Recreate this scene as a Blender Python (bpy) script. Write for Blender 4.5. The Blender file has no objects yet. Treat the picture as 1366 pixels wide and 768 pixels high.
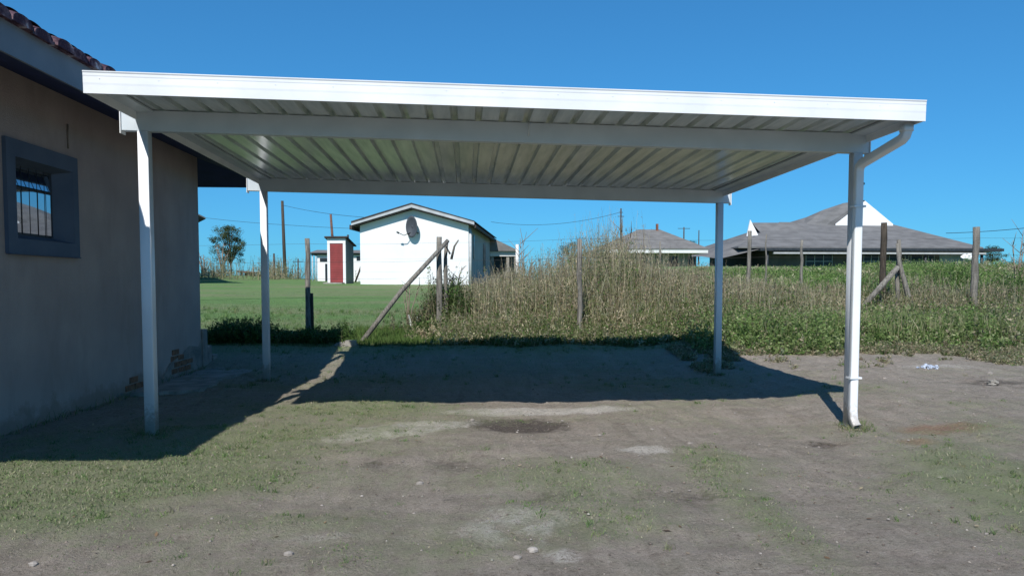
import bpy, math, numpy as np
from mathutils import Vector, Matrix
rad = math.radians
RNG = np.random.default_rng(11)
SC = bpy.context.scene
COL = SC.collection

# ------------------------------------------------------------------ camera
F, YAW, PITCH, CY = 986.0, .0615, -.0509, 428.27
CAM = np.array([2.6508, -6.3522, 1.2843])
cy_, sy_, cp_, sp_ = math.cos(YAW), math.sin(YAW), math.cos(PITCH), math.sin(PITCH)
FW = np.array([sy_ * cp_, cy_ * cp_, sp_]); RT = np.array([cy_, -sy_, 0.]); UP = np.cross(RT, FW)
def at(px, py, Y):
    """world point where the sight line through a pixel of the photograph meets the vertical plane y = Y"""
    d = FW + RT * (px - 683) / F + UP * (CY - py) / F
    return CAM + d * (Y - CAM[1]) / d[1]
def atz(px, py, z=0.):
    d = FW + RT * (px - 683) / F + UP * (CY - py) / F
    return CAM + d * (z - CAM[2]) / d[2]
cam = bpy.data.cameras.new('camera'); co = bpy.data.objects.new('camera', cam); COL.objects.link(co)
M = Matrix(((RT[0], UP[0], -FW[0], CAM[0]), (RT[1], UP[1], -FW[1], CAM[1]), (RT[2], UP[2], -FW[2], CAM[2]), (0, 0, 0, 1)))
co.matrix_world = M
cam.sensor_width = 36; cam.lens = F / 1366 * 36; cam.shift_y = (CY - 384) / 1366
cam.clip_end = 5000; cam.clip_start = .05
SC.camera = co

# ------------------------------------------------------------------ light
SUN_EL, SUN_AZ = rad(45), rad(180 + 18)          # azimuth clockwise from +Y
sd = np.array([math.sin(SUN_AZ) * math.cos(SUN_EL), math.cos(SUN_AZ) * math.cos(SUN_EL), math.sin(SUN_EL)])
w = bpy.data.worlds.new('World'); SC.world = w; w.use_nodes = True
nt = w.node_tree; bg = nt.nodes['Background']
sky = nt.nodes.new('ShaderNodeTexSky'); sky.sky_type = 'NISHITA'; sky.sun_disc = False
sky.sun_elevation = SUN_EL; sky.sun_rotation = SUN_AZ; sky.altitude = 300
sky.air_density = 1.0; sky.dust_density = .25; sky.ozone_density = 3.0
tint = nt.nodes.new('ShaderNodeMix'); tint.data_type = 'RGBA'; tint.blend_type = 'MULTIPLY'; tint.inputs[0].default_value = 1
tint.inputs[7].default_value = (.31, 1.06, 1.70, 1)          # the deep clear blue of this sky
gm = nt.nodes.new('ShaderNodeGamma'); gm.inputs[1].default_value = .7; nt.links.new(sky.outputs[0], gm.inputs[0]); nt.links.new(gm.outputs[0], tint.inputs[6]); nt.links.new(tint.outputs[2], bg.inputs[0]); bg.inputs[1].default_value = .10
SKYN, BGN = sky, bg
sun = bpy.data.lights.new('sun', 'SUN'); sun.energy = 4.6; sun.angle = rad(.5); sun.color = (1, .955, .89)
so = bpy.data.objects.new('sun', sun); COL.objects.link(so)
so.rotation_euler = Vector(sd).to_track_quat('Z', 'Y').to_euler()
SC.view_settings.view_transform = 'Standard'; SC.view_settings.look = 'None'
SC.view_settings.exposure = .3; SC.view_settings.gamma = 1
SC.render.engine = 'CYCLES'; SC.cycles.use_denoising = True
SC.cycles.max_bounces = 6

# ------------------------------------------------------------------ materials
def mat(name, c1, c2=None, scale=6., rough=.7, bump=0., bscale=40., spec=.3, metal=0., stretch=(1, 1, 1), c3=None, detail=6., lo=.35, hi=.65):
    m = bpy.data.materials.new(name); m.use_nodes = True; t = m.node_tree; N = t.nodes; L = t.links
    b = N['Principled BSDF']; b.inputs['Roughness'].default_value = rough; b.inputs['Metallic'].default_value = metal
    b.inputs['Specular IOR Level'].default_value = spec
    tc = N.new('ShaderNodeTexCoord'); mp = N.new('ShaderNodeMapping'); mp.inputs['Scale'].default_value = stretch
    L.new(tc.outputs['Object'], mp.inputs[0])
    n = N.new('ShaderNodeTexNoise'); n.inputs['Scale'].default_value = scale; n.inputs['Detail'].default_value = detail
    L.new(mp.outputs[0], n.inputs['Vector'])
    r = N.new('ShaderNodeValToRGB'); e = r.color_ramp.elements
    e[0].position = lo; e[1].position = hi
    c2 = c2 or tuple(x * .85 for x in c1)
    e[0].color = (*c2, 1); e[1].color = (*c1, 1)
    if c3:
        k = r.color_ramp.elements.new(hi + .12); k.color = (*c3, 1)
    L.new(n.outputs[0], r.inputs[0]); L.new(r.outputs[0], b.inputs['Base Color'])
    if bump:
        n2 = N.new('ShaderNodeTexNoise'); n2.inputs['Scale'].default_value = bscale; n2.inputs['Detail'].default_value = 5
        L.new(mp.outputs[0], n2.inputs['Vector'])
        bp = N.new('ShaderNodeBump'); bp.inputs['Strength'].default_value = bump; bp.inputs['Distance'].default_value = .02
        L.new(n2.outputs[0], bp.inputs['Height']); L.new(bp.outputs[0], b.inputs['Normal'])
    return m

def leafmat(name, transl=.35, rough=.6):
    m = bpy.data.materials.new(name); m.use_nodes = True; t = m.node_tree; N = t.nodes; L = t.links
    b = N['Principled BSDF']; b.inputs['Roughness'].default_value = rough; b.inputs['Specular IOR Level'].default_value = .2
    a = N.new('ShaderNodeAttribute'); a.attribute_name = 'tint'
    tr = N.new('ShaderNodeBsdfTranslucent'); mx = N.new('ShaderNodeMixShader'); mx.inputs[0].default_value = transl
    L.new(a.outputs['Color'], b.inputs['Base Color']); L.new(a.outputs['Color'], tr.inputs[0])
    L.new(b.outputs[0], mx.inputs[1]); L.new(tr.outputs[0], mx.inputs[2])
    L.new(mx.outputs[0], N['Material Output'].inputs[0])
    return m

WHITE = mat('white_enamel_steel', (.74, .76, .78), (.66, .68, .70), 3, .35, .03, 30, .4)
WSHEET = mat('roof_sheet_enamel', (.78, .83, .84), (.52, .57, .59), 3.0, .24, .06, 9, .6, metal=.45, stretch=(5, .5, 1), lo=.3, hi=.7)
BEAM = mat('beam_enamel', (.54, .60, .65), (.47, .53, .58), 3, .4, .03, 30, .35)
POSTW = mat('post_enamel', (.70, .72, .75), (.60, .62, .66), 5, .4, .04, 40, .4, stretch=(1, 1, .3))
ZINC = mat('zinc', (.45, .46, .47), (.3, .31, .32), 20, .4, metal=.8)
PLASTER = mat('taupe_wall_plaster', (.41, .335, .305), (.35, .285, .262), 1.6, .9, .35, 70, .1)
PLASTERW = mat('weathered_plaster', (.30, .26, .23), (.19, .17, .155), 6, .95, .6, 30, .1)
SLATE = mat('blue_grey_paint', (.10, .13, .18), (.08, .108, .155), 3, .75, .15, 60, .2)
FASC = mat('fascia_grey_paint', (.17, .195, .225), (.14, .165, .195), 2.5, .7, .1, 30, .2)
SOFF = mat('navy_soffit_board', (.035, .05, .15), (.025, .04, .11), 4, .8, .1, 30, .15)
TILE = mat('weathered_clay_tile', (.17, .11, .125), (.055, .03, .045), 11, .95, 1., 38, .1, c3=(.50, .46, .48), lo=.42, hi=.58)
BRICK = mat('old_brick', (.30, .15, .09), (.17, .09, .06), 14, .95, .7, 60, .1)
CONC = mat('old_concrete', (.32, .30, .27), (.20, .19, .17), 5, .95, .6, 40, .1)
PANE = bpy.data.materials.new('window_glass'); PANE.use_nodes = True
_t = PANE.node_tree; _g = _t.nodes.new('ShaderNodeBsdfGlossy'); _g.inputs['Roughness'].default_value = .015; _g.inputs['Color'].default_value = (.75, .8, .85, 1)
_p = _t.nodes['Principled BSDF']; _p.inputs['Base Color'].default_value = (.012, .016, .022, 1); _p.inputs['Roughness'].default_value = .1
_m = _t.nodes.new('ShaderNodeMixShader'); _m.inputs[0].default_value = .5
_t.links.new(_p.outputs[0], _m.inputs[1]); _t.links.new(_g.outputs[0], _m.inputs[2]); _t.links.new(_m.outputs[0], _t.nodes['Material Output'].inputs[0])
DARKM = mat('dark_metal', (.035, .04, .05), (.02, .025, .03), 8, .5)
WOOD = mat('weathered_pole_wood', (.26, .245, .215), (.12, .112, .10), 7, .9, .8, 25, .1, stretch=(6, 6, .5))
WOODD = mat('dark_creosote_wood', (.09, .075, .06), (.045, .038, .032), 7, .9, .8, 25, .1, stretch=(6, 6, .5))
WIRE = mat('rusty_wire', (.10, .095, .09), (.06, .055, .05), 20, .6, metal=.5)
CABLE = mat('black_cable', (.03, .03, .035), (.02, .02, .02), 20, .7)
WWALL = mat('white_lime_wall', (.78, .79, .80), (.70, .71, .73), .8, .85, .1, 12, .1)
WWALL2 = mat('off_white_wall', (.70, .70, .69), (.60, .60, .60), .8, .85, .1, 12, .1)
SHADE_GWALL = mat('side_shade_and_grey_wall', (.33, .36, .38), (.26, .29, .31), .8, .85, .1, 12, .1)  # side shade of the white houses put into the grey; also plain grey walls
ROOFD = mat('dark_roof_iron', (.06, .05, .045), (.035, .03, .03), 3, .8)
ROOFG = mat('grey_roof_iron', (.19, .185, .18), (.14, .135, .13), 2, .8, .3, 8, .15)
THATCH = mat('grey_brown_roof_shingle', (.172, .172, .174), (.128, .128, .130), 1.2, .95, .9, 7, .05, stretch=(1, 1, 3))
REDD = mat('red_door_paint', (.30, .055, .055), (.23, .045, .045), 3, .6, .1, 20)
DGLASS = mat('dark_window', (.02, .028, .035), (.015, .02, .025), 2, .35, spec=.3)
DISH = mat('grey_dish_paint', (.055, .065, .08), (.045, .052, .065), 4, .6)
BARK = mat('tree_bark', (.11, .09, .07), (.06, .05, .04), 9, .95, .8, 20, .05)
PLASTIC = mat('crumpled_plastic', (.52, .58, .68), (.25, .30, .40), 30, .3, .4, 60, .5)
LEAF = leafmat('leaf_and_stalk')
GRASSM = leafmat('grass_blade', .3, .7)

# ------------------------------------------------------------------ object helpers
def tag(o, label=None, cat=None, group=None, kind=None):
    if label: o['label'] = label
    if cat: o['category'] = cat
    if group: o['group'] = group
    if kind: o['kind'] = kind
    return o
def thing(name, label, cat, loc=(0, 0, 0), rz=0., group=None):
    o = bpy.data.objects.new(name, None); COL.objects.link(o); o.empty_display_size = .2
    o.location = Vector([float(v) for v in loc]); o.rotation_euler = (0, 0, rz)
    return tag(o, label, cat, group)

class MB:
    def __init__(s): s.v = []; s.f = []; s.sm = []
    def add(s, vs, fs, smooth=False):
        n = len(s.v); s.v += [tuple(float(c) for c in p) for p in vs]; s.f += [tuple(i + n for i in f) for f in fs]; s.sm += [smooth] * len(fs); return s
    def box(s, a, b):
        (x0, y0, z0), (x1, y1, z1) = a, b
        vs = [(x0, y0, z0), (x1, y0, z0), (x1, y1, z0), (x0, y1, z0), (x0, y0, z1), (x1, y0, z1), (x1, y1, z1), (x0, y1, z1)]
        return s.add(vs, [(0, 3, 2, 1), (4, 5, 6, 7), (0, 1, 5, 4), (1, 2, 6, 5), (2, 3, 7, 6), (3, 0, 4, 7)])
    def prism(s, prof, axis, a, b, smooth=False):
        """closed 2D outline swept along an axis from a to b; prof in the two other axes in x,y,z order"""
        n = len(prof)
        def P(u, v, t):
            return {'x': (t, u, v), 'y': (u, t, v), 'z': (u, v, t)}[axis]
        vs = [P(u, v, a) for u, v in prof] + [P(u, v, b) for u, v in prof]
        fs = [(i, (i + 1) % n, n + (i + 1) % n, n + i) for i in range(n)]
        s.add(vs, fs, smooth); s.f += [tuple(len(s.v) - 2 * n + i for i in range(n))[::-1], tuple(len(s.v) - n + i for i in range(n))]; s.sm += [False, False]
        return s
    def tube(s, pts, r, seg=10, smooth=True, prof=None, cap=True):
        pts = [Vector([float(c) for c in p]) for p in pts]; n = len(pts)
        rs = r if hasattr(r, '__len__') else [r] * n
        up = None; rings = []
        for i, p in enumerate(pts):
            d = ((pts[min(i + 1, n - 1)] - pts[max(i - 1, 0)])).normalized()
            if up is None:
                up = Vector((0, 0, 1)) if abs(d.z) < .9 else Vector((0, 1, 0))
            u = (up - d * up.dot(d)).normalized(); up = u; v = d.cross(u)
            if prof: rings.append([p + u * a * rs[i] + v * b * rs[i] for a, b in prof])
            else: rings.append([p + (u * math.cos(2 * math.pi * k / seg) + v * math.sin(2 * math.pi * k / seg)) * rs[i] for k in range(seg)])
        m = len(rings[0]); vs = [q for R in rings for q in R]
        fs = [(i * m + k, i * m + (k + 1) % m, (i + 1) * m + (k + 1) % m, (i + 1) * m + k) for i in range(n - 1) for k in range(m)]
        b0 = len(s.v); s.add(vs, fs, smooth)
        if cap:
            s.f += [tuple(b0 + k for k in range(m))[::-1], tuple(b0 + (n - 1) * m + k for k in range(m))]; s.sm += [False, False]
        return s
    def build(s, name, m, parent=None, loc=None, bevel=0.):
        me = bpy.data.meshes.new(name); me.from_pydata(s.v, [], s.f); me.materials.append(m)
        me.polygons.foreach_set('use_smooth', s.sm); me.validate(); me.update()
        import bmesh
        bm = bmesh.new(); bm.from_mesh(me); bmesh.ops.recalc_face_normals(bm, faces=bm.faces); bm.to_mesh(me); bm.free()
        o = bpy.data.objects.new(name, me); COL.objects.link(o)
        if parent: o.parent = parent
        if loc: o.location = loc
        if bevel:
            b = o.modifiers.new('bevel', 'BEVEL'); b.width = bevel; b.segments = 2; b.limit_method = 'ANGLE'
        return o
def rrect(hw, hh, r, n=4):
    out = []
    for cx, cy, a0 in ((hw - r, hh - r, 0), (-hw + r, hh - r, 90), (-hw + r, -hh + r, 180), (hw - r, -hh + r, 270)):
        for k in range(n + 1):
            a = rad(a0 + 90 * k / n); out.append((cx + r * math.cos(a), cy + r * math.sin(a)))
    return out

def np_mesh(name, V, Fc, m, tint=None, smooth=False):
    """V (n,3), Fc (k,3 or 4) -> object; tint (n,3) per-vertex colour"""
    me = bpy.data.meshes.new(name); k, q = Fc.shape
    me.vertices.add(len(V)); me.vertices.foreach_set('co', V.astype(np.float32).ravel())
    me.loops.add(k * q); me.loops.foreach_set('vertex_index', Fc.astype(np.int32).ravel())
    me.polygons.add(k); me.polygons.foreach_set('loop_start', np.arange(0, k * q, q, dtype=np.int32))
    try: me.polygons.foreach_set('loop_total', np.full(k, q, dtype=np.int32))
    except Exception: pass
    me.update(calc_edges=True)
    if smooth: me.polygons.foreach_set('use_smooth', np.ones(k, dtype=bool))
    if tint is not None:
        a = me.color_attributes.new('tint', 'FLOAT_COLOR', 'POINT')
        a.data.foreach_set('color', np.hstack([tint, np.ones((len(V), 1))]).astype(np.float32).ravel())
    me.materials.append(m); o = bpy.data.objects.new(name, me); COL.objects.link(o)
    return o

# ------------------------------------------------------------------ noise and terrain
_LAT = np.random.default_rng(5).random((256, 256))
def vnoise(x, y):
    xi = np.floor(x).astype(int); yi = np.floor(y).astype(int); fx = x - xi; fy = y - yi
    fx = fx * fx * (3 - 2 * fx); fy = fy * fy * (3 - 2 * fy)
    g = lambda a, b: _LAT[a & 255, b & 255]
    return (g(xi, yi) * (1 - fx) + g(xi + 1, yi) * fx) * (1 - fy) + (g(xi, yi + 1) * (1 - fx) + g(xi + 1, yi + 1) * fx) * fy
def fbm(x, y, o=4):
    s = 0; a = .5; t = 0
    for i in range(o):
        s = s + a * vnoise(x * 2 ** i + 17.3 * i, y * 2 ** i + 9.1 * i); t += a; a *= .5
    return s / t
def sst(a, b, x):
    t = np.clip((x - a) / (b - a), 0, 1); return t * t * (3 - 2 * t)
def height(x, y):
    x = np.asarray(x, float); y = np.asarray(y, float)
    z = .21 * sst(3.9, 7.0, y)
    z = z + .0456 * (np.clip(y, 7, 30) - 7) + .012 * (np.clip(y, 30, 42) - 30)
    z = z + .11 * sst(5.4, 7.6, x) * sst(-6, 1, y) 
    s = sst(5.0 + .06 * np.clip(y - 8, 0, 99), 10 + .10 * np.clip(y - 8, 0, 99), x)
    z = z + s * (.082 * (np.clip(y, 8.5, 17) - 8.5) + .0 * np.clip(y - 17, 0, 15))
    z = z + sst(4.6, 6.5, y) * sst(9, 12, x) * .08
    # the long fall away behind the crest
    z = z - .03 * np.clip(y - 70, 0, 400) ** 1.0
    # left bank with dry grass
    z = z + .45 * np.exp(-((x + 14) / 6.) ** 2 - ((y - 46) / 6.) ** 2)
    far = sst(40, 90, np.abs(x)) * 2.0
    z = z - far * sst(20, 60, y) 
    n = (fbm(x * .8 + 50, y * .8 + 50, 3) - .5) * .07 + (fbm(x * 4 + 50, y * 4 + 90, 3) - .5) * .03
    damp = .25 + .75 * np.minimum(1, np.maximum(0, (np.hypot(np.minimum(abs(x), abs(x - 6.1)), np.minimum(abs(y), abs(y - 3.6)))) / .5))
    return z + n * damp
def hz(x, y): return float(height(x, y))

# where the yard is grassed (1) and where it is bare earth (0)
def blob(x, y, cx, cy, rx, ry, ang=0.):
    c, s = math.cos(ang), math.sin(ang); u = (x - cx) * c + (y - cy) * s; v = -(x - cx) * s + (y - cy) * c
    return np.exp(-((u / rx) ** 2 + (v / ry) ** 2))
def grass_mask(x, y):
    g = np.zeros_like(x)
    def P(px, py, rx, ry, a=1., ang=0.):
        p = atz(px, py); return a * blob(x, y, p[0], p[1], rx, ry, ang)
    g = g + P(60, 650, .9, .7, 1.15) + P(250, 645, .8, .5, .65) + P(0, 700, .5, .4, .9) + P(200, 590, 1.6, 1.2, .6)
    g = g + P(470, 545, 1.1, .6, .8) + P(340, 600, .6, .7, .5) + P(420, 575, .8, .4, .45)
    g = g + P(1010, 680, .22, 1.1, .75) + P(980, 620, .25, .6, .5) + P(820, 700, .5, .35, .4) + P(760, 640, .5, .5, .42) + P(600, 740, .4, .25, .35)
    g = g + P(1340, 650, .5, 1.2, 1.15) + P(1340, 580, .5, 1., .5) + P(1000, 540, 1.2, .3, .3) + P(1180, 530, .6, .5, .35)
    g = g + P(520, 640, .9, .3, .3) + P(420, 700, .6, .2, .25)
    g = g + sst(5.0, 7.2, y + .35 * (fbm(x * 1.3, y * 1.3) - .5) * 4 + .3 * sst(6, 8, x)) * 1.3
    g = g + .45 * sst(1.8, 3.2, y) * sst(7.0, 5.0, x) * .8
    g = g + .30 * sst(.42, .66, fbm(x * .9 + 3, y * 1.6 + 8, 4)) * sst(6, 3, y)
    g = g + sst(13.5, 16, x) + .6 * sst(-3, -5, x)
    return g

def far_axis(a, lo, hi, s, g=1.09, first=None):
    """fine spacing s inside [lo, hi], growing outside it as far as +-a"""
    m = list(np.arange(lo, hi, s)); d = s; p = m[-1]
    while p < a: d *= g; p += d; m.append(p)
    d = s; p = m[0]; l = []
    while p > (-a if first is None else first): d *= g; p -= d; l.append(p)
    return np.array(l[::-1] + m)
gx = far_axis(900, -3.5, 11.5, .045, 1.07); gy = far_axis(900, -4.2, 8.2, .045, 1.06, first=-40)
GX, GY = np.meshgrid(gx, gy); GZ = height(GX, GY)
GM = grass_mask(GX, GY)
GZ = GZ + (fbm(GX * 11, GY * 11, 3) - .5) * .034 * sst(30, 8, GY) * sst(30, 8, np.abs(GX - 3))
# clumpy turf stands a little higher than the worn earth
GZ = GZ + .016 * sst(.35, .7, GM + (fbm(GX * 5, GY * 5, 3) - .5) * .9) * sst(14, 9, GY)
def pblob(px, py, rx, ry, ang=0.):
    p = atz(px, py); return blob(GX, GY, p[0], p[1], rx, ry, ang)
jag = (fbm(GX * 3.5, GY * 3.5, 4) - .5) * 1.6
PALE = np.clip(pblob(520, 576, .55, .3, .3) + .9 * pblob(605, 568, .5, .16, .5) + 1.3 * pblob(715, 548, .95, .22) + .6 * pblob(680, 712, .33, .22) * sst(.46, .58, fbm(GX * 7, GY * 7, 4)) + .6 * pblob(735, 745, .2, .12) * sst(.45, .6, fbm(GX * 8, GY * 8, 4)) + .7 * pblob(1268, 637, .2, .1)
               + .7 * pblob(860, 600, .25, .12) + .45 * pblob(420, 720, .3, .1) + .5 * pblob(1250, 500, .9, .35) + .35 * pblob(60, 690, .3, .15) + .5 * pblob(700, 690, .4, .3) + jag * .55 * (pblob(640, 600, 3, 1.5)) , 0, 1)
DARK = np.clip(1.25 * pblob(692, 566, .5, .33) + .38 * pblob(830, 660, .8, .25) + .3 * pblob(760, 700, .35, .5) + .6 * pblob(1330, 520, .6, .3) + .35 * pblob(560, 620, .6, .3) + .6 * pblob(1100, 590, .3, .2) + jag * .7 * (pblob(750, 620, 4, 2.)), 0, 1)
RUST = np.clip(1.2 * pblob(1262, 579, .42, .22) + .8 * pblob(1225, 595, .2, .14) + .4 * pblob(1120, 590, .3, .2), 0, 1)
GZ = GZ - .03 * DARK * sst(3, 1.5, GY) + .02 * PALE * (fbm(GX * 9, GY * 9, 3) > .5) * .8
ny, nx = GX.shape
idx = np.arange(nx * ny).reshape(ny, nx)
Fg = np.stack([idx[:-1, :-1], idx[:-1, 1:], idx[1:, 1:], idx[1:, :-1]], -1).reshape(-1, 4)
Vg = np.stack([GX, GY, GZ], -1).reshape(-1, 3)

GR = bpy.data.materials.new('yard_earth_and_turf'); GR.use_nodes = True
t = GR.node_tree; N = t.nodes; L = t.links; b = N['Principled BSDF']; b.inputs['Roughness'].default_value = .95; b.inputs['Specular IOR Level'].default_value = .08
tc = N.new('ShaderNodeTexCoord')
def noise(sc, det=6, rough=.6, st=None, dist=0):
    n = N.new('ShaderNodeTexNoise'); n.inputs['Scale'].default_value = sc; n.inputs['Detail'].default_value = det; n.inputs['Roughness'].default_value = rough; n.inputs['Distortion'].default_value = dist
    if st:
        mp = N.new('ShaderNodeMapping'); mp.inputs['Scale'].default_value = st; L.new(tc.outputs['Object'], mp.inputs[0]); L.new(mp.outputs[0], n.inputs['Vector'])
    else: L.new(tc.outputs['Object'], n.inputs['Vector'])
    return n.outputs[0]
def ramp(v, stops):
    r = N.new('ShaderNodeValToRGB'); e = r.color_ramp.elements
    for i, (p, c) in enumerate(stops):
        k = e[i] if i < 2 else e.new(p)
        k.position = p; k.color = (*c, 1) if hasattr(c, '__len__') else (c, c, c, 1)
    L.new(v, r.inputs[0]); return r.outputs[0]
def mix(f, a, b_):
    m = N.new('ShaderNodeMix'); m.data_type = 'RGBA'
    for s, v in ((m.inputs[0], f), (m.inputs[6], a), (m.inputs[7], b_)):
        if hasattr(v, 'links') or isinstance(v, bpy.types.NodeSocket): L.new(v, s)
        else: s.default_value = v if not hasattr(v, '__len__') else (*v, 1)
    return m.outputs[2]
def mth(op, a, b_, c=None):
    m = N.new('ShaderNodeMath'); m.operation = op
    for i, v in enumerate((a, b_, c)):
        if v is None: continue
        if isinstance(v, bpy.types.NodeSocket): L.new(v, m.inputs[i])
        else: m.inputs[i].default_value = v
    return m.outputs[0]
at1 = N.new('ShaderNodeAttribute'); at1.attribute_name = 'tint'
sp = N.new('ShaderNodeSeparateColor'); L.new(at1.outputs['Color'], sp.inputs[0])
gA, pA, dA = sp.outputs
at2 = N.new('ShaderNodeAttribute'); at2.attribute_name = 'rust'
n1, n2, n3, n4 = noise(1.3), noise(9, 8, .65), noise(55, 6, .7), noise(260, 3, .7)
dirt = ramp(n2, [(.3, (.235, .200, .168)), (.5, (.345, .298, .255)), (.72, (.45, .395, .345))])
ns = noise(2.2, 7, .7, (.6, 2.4, 1)); dirt = mix(ramp(ns, [(.42, 0.), (.62, .5)]), dirt, (.245, .245, .18))
dirt = mix(ramp(noise(3.1, 8, .72, (.5, 1.8, 1)), [(.52, 0.), (.66, .6)]), dirt, (.43, .385, .34))
dirt = mix(mth('MULTIPLY', n1, .4), dirt, (.27, .235, .19))
n5 = noise(120, 5, .75); dirt = mix(ramp(n5, [(.34, .7), (.46, 0.)]), dirt, (.15, .12, .095)); dirt = mix(ramp(n5, [(.58, 0.), (.68, .55)]), dirt, (.52, .47, .41))
dirt = mix(ramp(n4, [(.34, .7), (.47, 0.)]), dirt, (.12, .098, .08))
dirt = mix(ramp(n4, [(.62, 0.), (.72, .6)]), dirt, (.38, .35, .31))
turf = ramp(n3, [(.3, (.125, .155, .075)), (.5, (.20, .235, .125)), (.72, (.29, .30, .195))])
turf = mix(ramp(n1, [(.35, 0.), (.7, .5)]), turf, (.225, .235, .14))
gf = mth('ADD', gA, mth('ADD', mth('MULTIPLY', mth('SUBTRACT', n2, .5), 1.6), mth('MULTIPLY', mth('SUBTRACT', n3, .5), 1.2)))
dirt = mix(ramp(noise(1.5, 6, .62, (2.4, .35, 1), .6), [(.50, 0.), (.62, .45)]), dirt, (.40, .345, .295))
dirt = mix(ramp(noise(1.9, 6, .65, (2.6, .45, 1), .8), [(.56, 0.), (.66, .4)]), dirt, (.185, .155, .128))
pf = mth('ADD', pA, mth('MULTIPLY', mth('SUBTRACT', n3, .5), .8)); dirt = mix(ramp(pf, [(.30, 0.), (.6, .9)]), dirt, ramp(n3, [(.3, (.36, .33, .29)), (.7, (.62, .58, .53))]))
df = mth('ADD', dA, mth('MULTIPLY', mth('SUBTRACT', n2, .5), 1.2)); dirt = mix(ramp(df, [(.28, 0.), (.62, .9)]), dirt, ramp(n3, [(.35, (.050, .040, .036)), (.7, (.15, .125, .11))]))
rf = mth('ADD', at2.outputs['Fac'], mth('MULTIPLY', mth('SUBTRACT', n3, .5), 1.0)); dirt = mix(ramp(rf, [(.30, 0.), (.7, .8)]), dirt, ramp(n3, [(.3, (.20, .115, .075)), (.7, (.37, .23, .16))]))
n6 = noise(38, 7, .78); dirt = mix(ramp(n6, [(.36, .75), (.46, 0.)]), dirt, (.14, .115, .092)); dirt = mix(ramp(n6, [(.56, 0.), (.66, .6)]), dirt, (.50, .445, .39))
colr = mix(ramp(gf, [(.15, 0.), (1.0, .85)]), dirt, turf)
# the mown lawn beyond the yard: fine, even, with faint dry bands
lawnc = ramp(noise(7, 7, .7, (1, 1, 1)), [(.3, (.092, .178, .056)), (.52, (.125, .220, .076)), (.75, (.175, .245, .10))])
lawnc = mix(ramp(noise(1.1, 6, .65, (.5, 1, 1)), [(.4, 0.), (.7, .45)]), lawnc, (.105, .175, .070))
lawnc = mix(ramp(noise(.28, 6, .6, (.4, 1.6, 1)), [(.45, 0.), (.62, .75)]), lawnc, (.20, .20, .12))
sx = N.new('ShaderNodeSeparateXYZ'); L.new(tc.outputs['Object'], sx.inputs[0])
lf = N.new('ShaderNodeMapRange'); lf.inputs[1].default_value = 7.5; lf.inputs[2].default_value = 11; L.new(sx.outputs[1], lf.inputs[0])
colr = mix(lf.outputs[0], colr, lawnc)
L.new(colr, b.inputs['Base Color'])
hh = mth('ADD', mth('MULTIPLY', n3, 1.3), mth('ADD', mth('MULTIPLY', n4, .5), mth('MULTIPLY', n5, .8)))
bp = N.new('ShaderNodeBump'); bp.inputs['Strength'].default_value = 1.; bp.inputs['Distance'].default_value = .017
L.new(hh, bp.inputs['Height']); L.new(bp.outputs[0], b.inputs['Normal'])
ground = np_mesh('ground', Vg, Fg, GR, np.stack([np.clip(GM, 0, 1), PALE, DARK], -1).reshape(-1, 3), True)
ra = ground.data.attributes.new('rust', 'FLOAT', 'POINT'); ra.data.foreach_set('value', RUST.astype(np.float32).ravel())
tag(ground, kind='structure')

# ------------------------------------------------------------------ vegetation builders (vectorised)
def unit_tris(base, h, w_, az, lean, col, tipcol=None, rng=RNG):
    """one bent blade per base point: 2 segments"""
    n = len(base); side = np.stack([np.cos(az), np.sin(az), np.zeros(n)], -1) * (w_ / 2)[:, None]
    ld = rng.random(n) * 2 * np.pi; lv = np.stack([np.cos(ld), np.sin(ld), np.zeros(n)], -1) * (lean * h)[:, None]
    up = np.zeros((n, 3)); up[:, 2] = h
    m = base + up * .55 + lv * .3; tp = base + up + lv
    V = np.stack([base - side, base + side, m - side * .8, m + side * .8, tp], 1).reshape(-1, 3)
    k = np.arange(n)[:, None] * 5
    T = np.concatenate([k + [0, 1, 3], k + [0, 3, 2], k + [2, 3, 4]])
    C = np.repeat(col, 5, 0)
    if tipcol is not None: C = C.reshape(n, 5, 3); C[:, 4] = tipcol; C[:, 2:4] = .6 * C[:, 2:4] + .4 * tipcol[:, None]; C = C.reshape(-1, 3)
    return V, T, C
def pick(pal, wts, n, var=.22):
    pal = np.array(pal); wts = np.array(wts, float); wts /= wts.sum()
    c = pal[RNG.choice(len(pal), n, p=wts)]
    return c * (1 + var * (RNG.random((n, 1)) - .5) * 2) * (1 + .08 * (RNG.random((n, 3)) - .5))
class Veg:
    def __init__(s): s.V = []; s.T = []; s.C = []; s.n = 0
    def add(s, V, T, C): s.V.append(V); s.T.append(T + s.n); s.C.append(C); s.n += len(V)
    def build(s, name, m): return np_mesh(name, np.concatenate(s.V), np.concatenate(s.T), m, np.concatenate(s.C))
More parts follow.
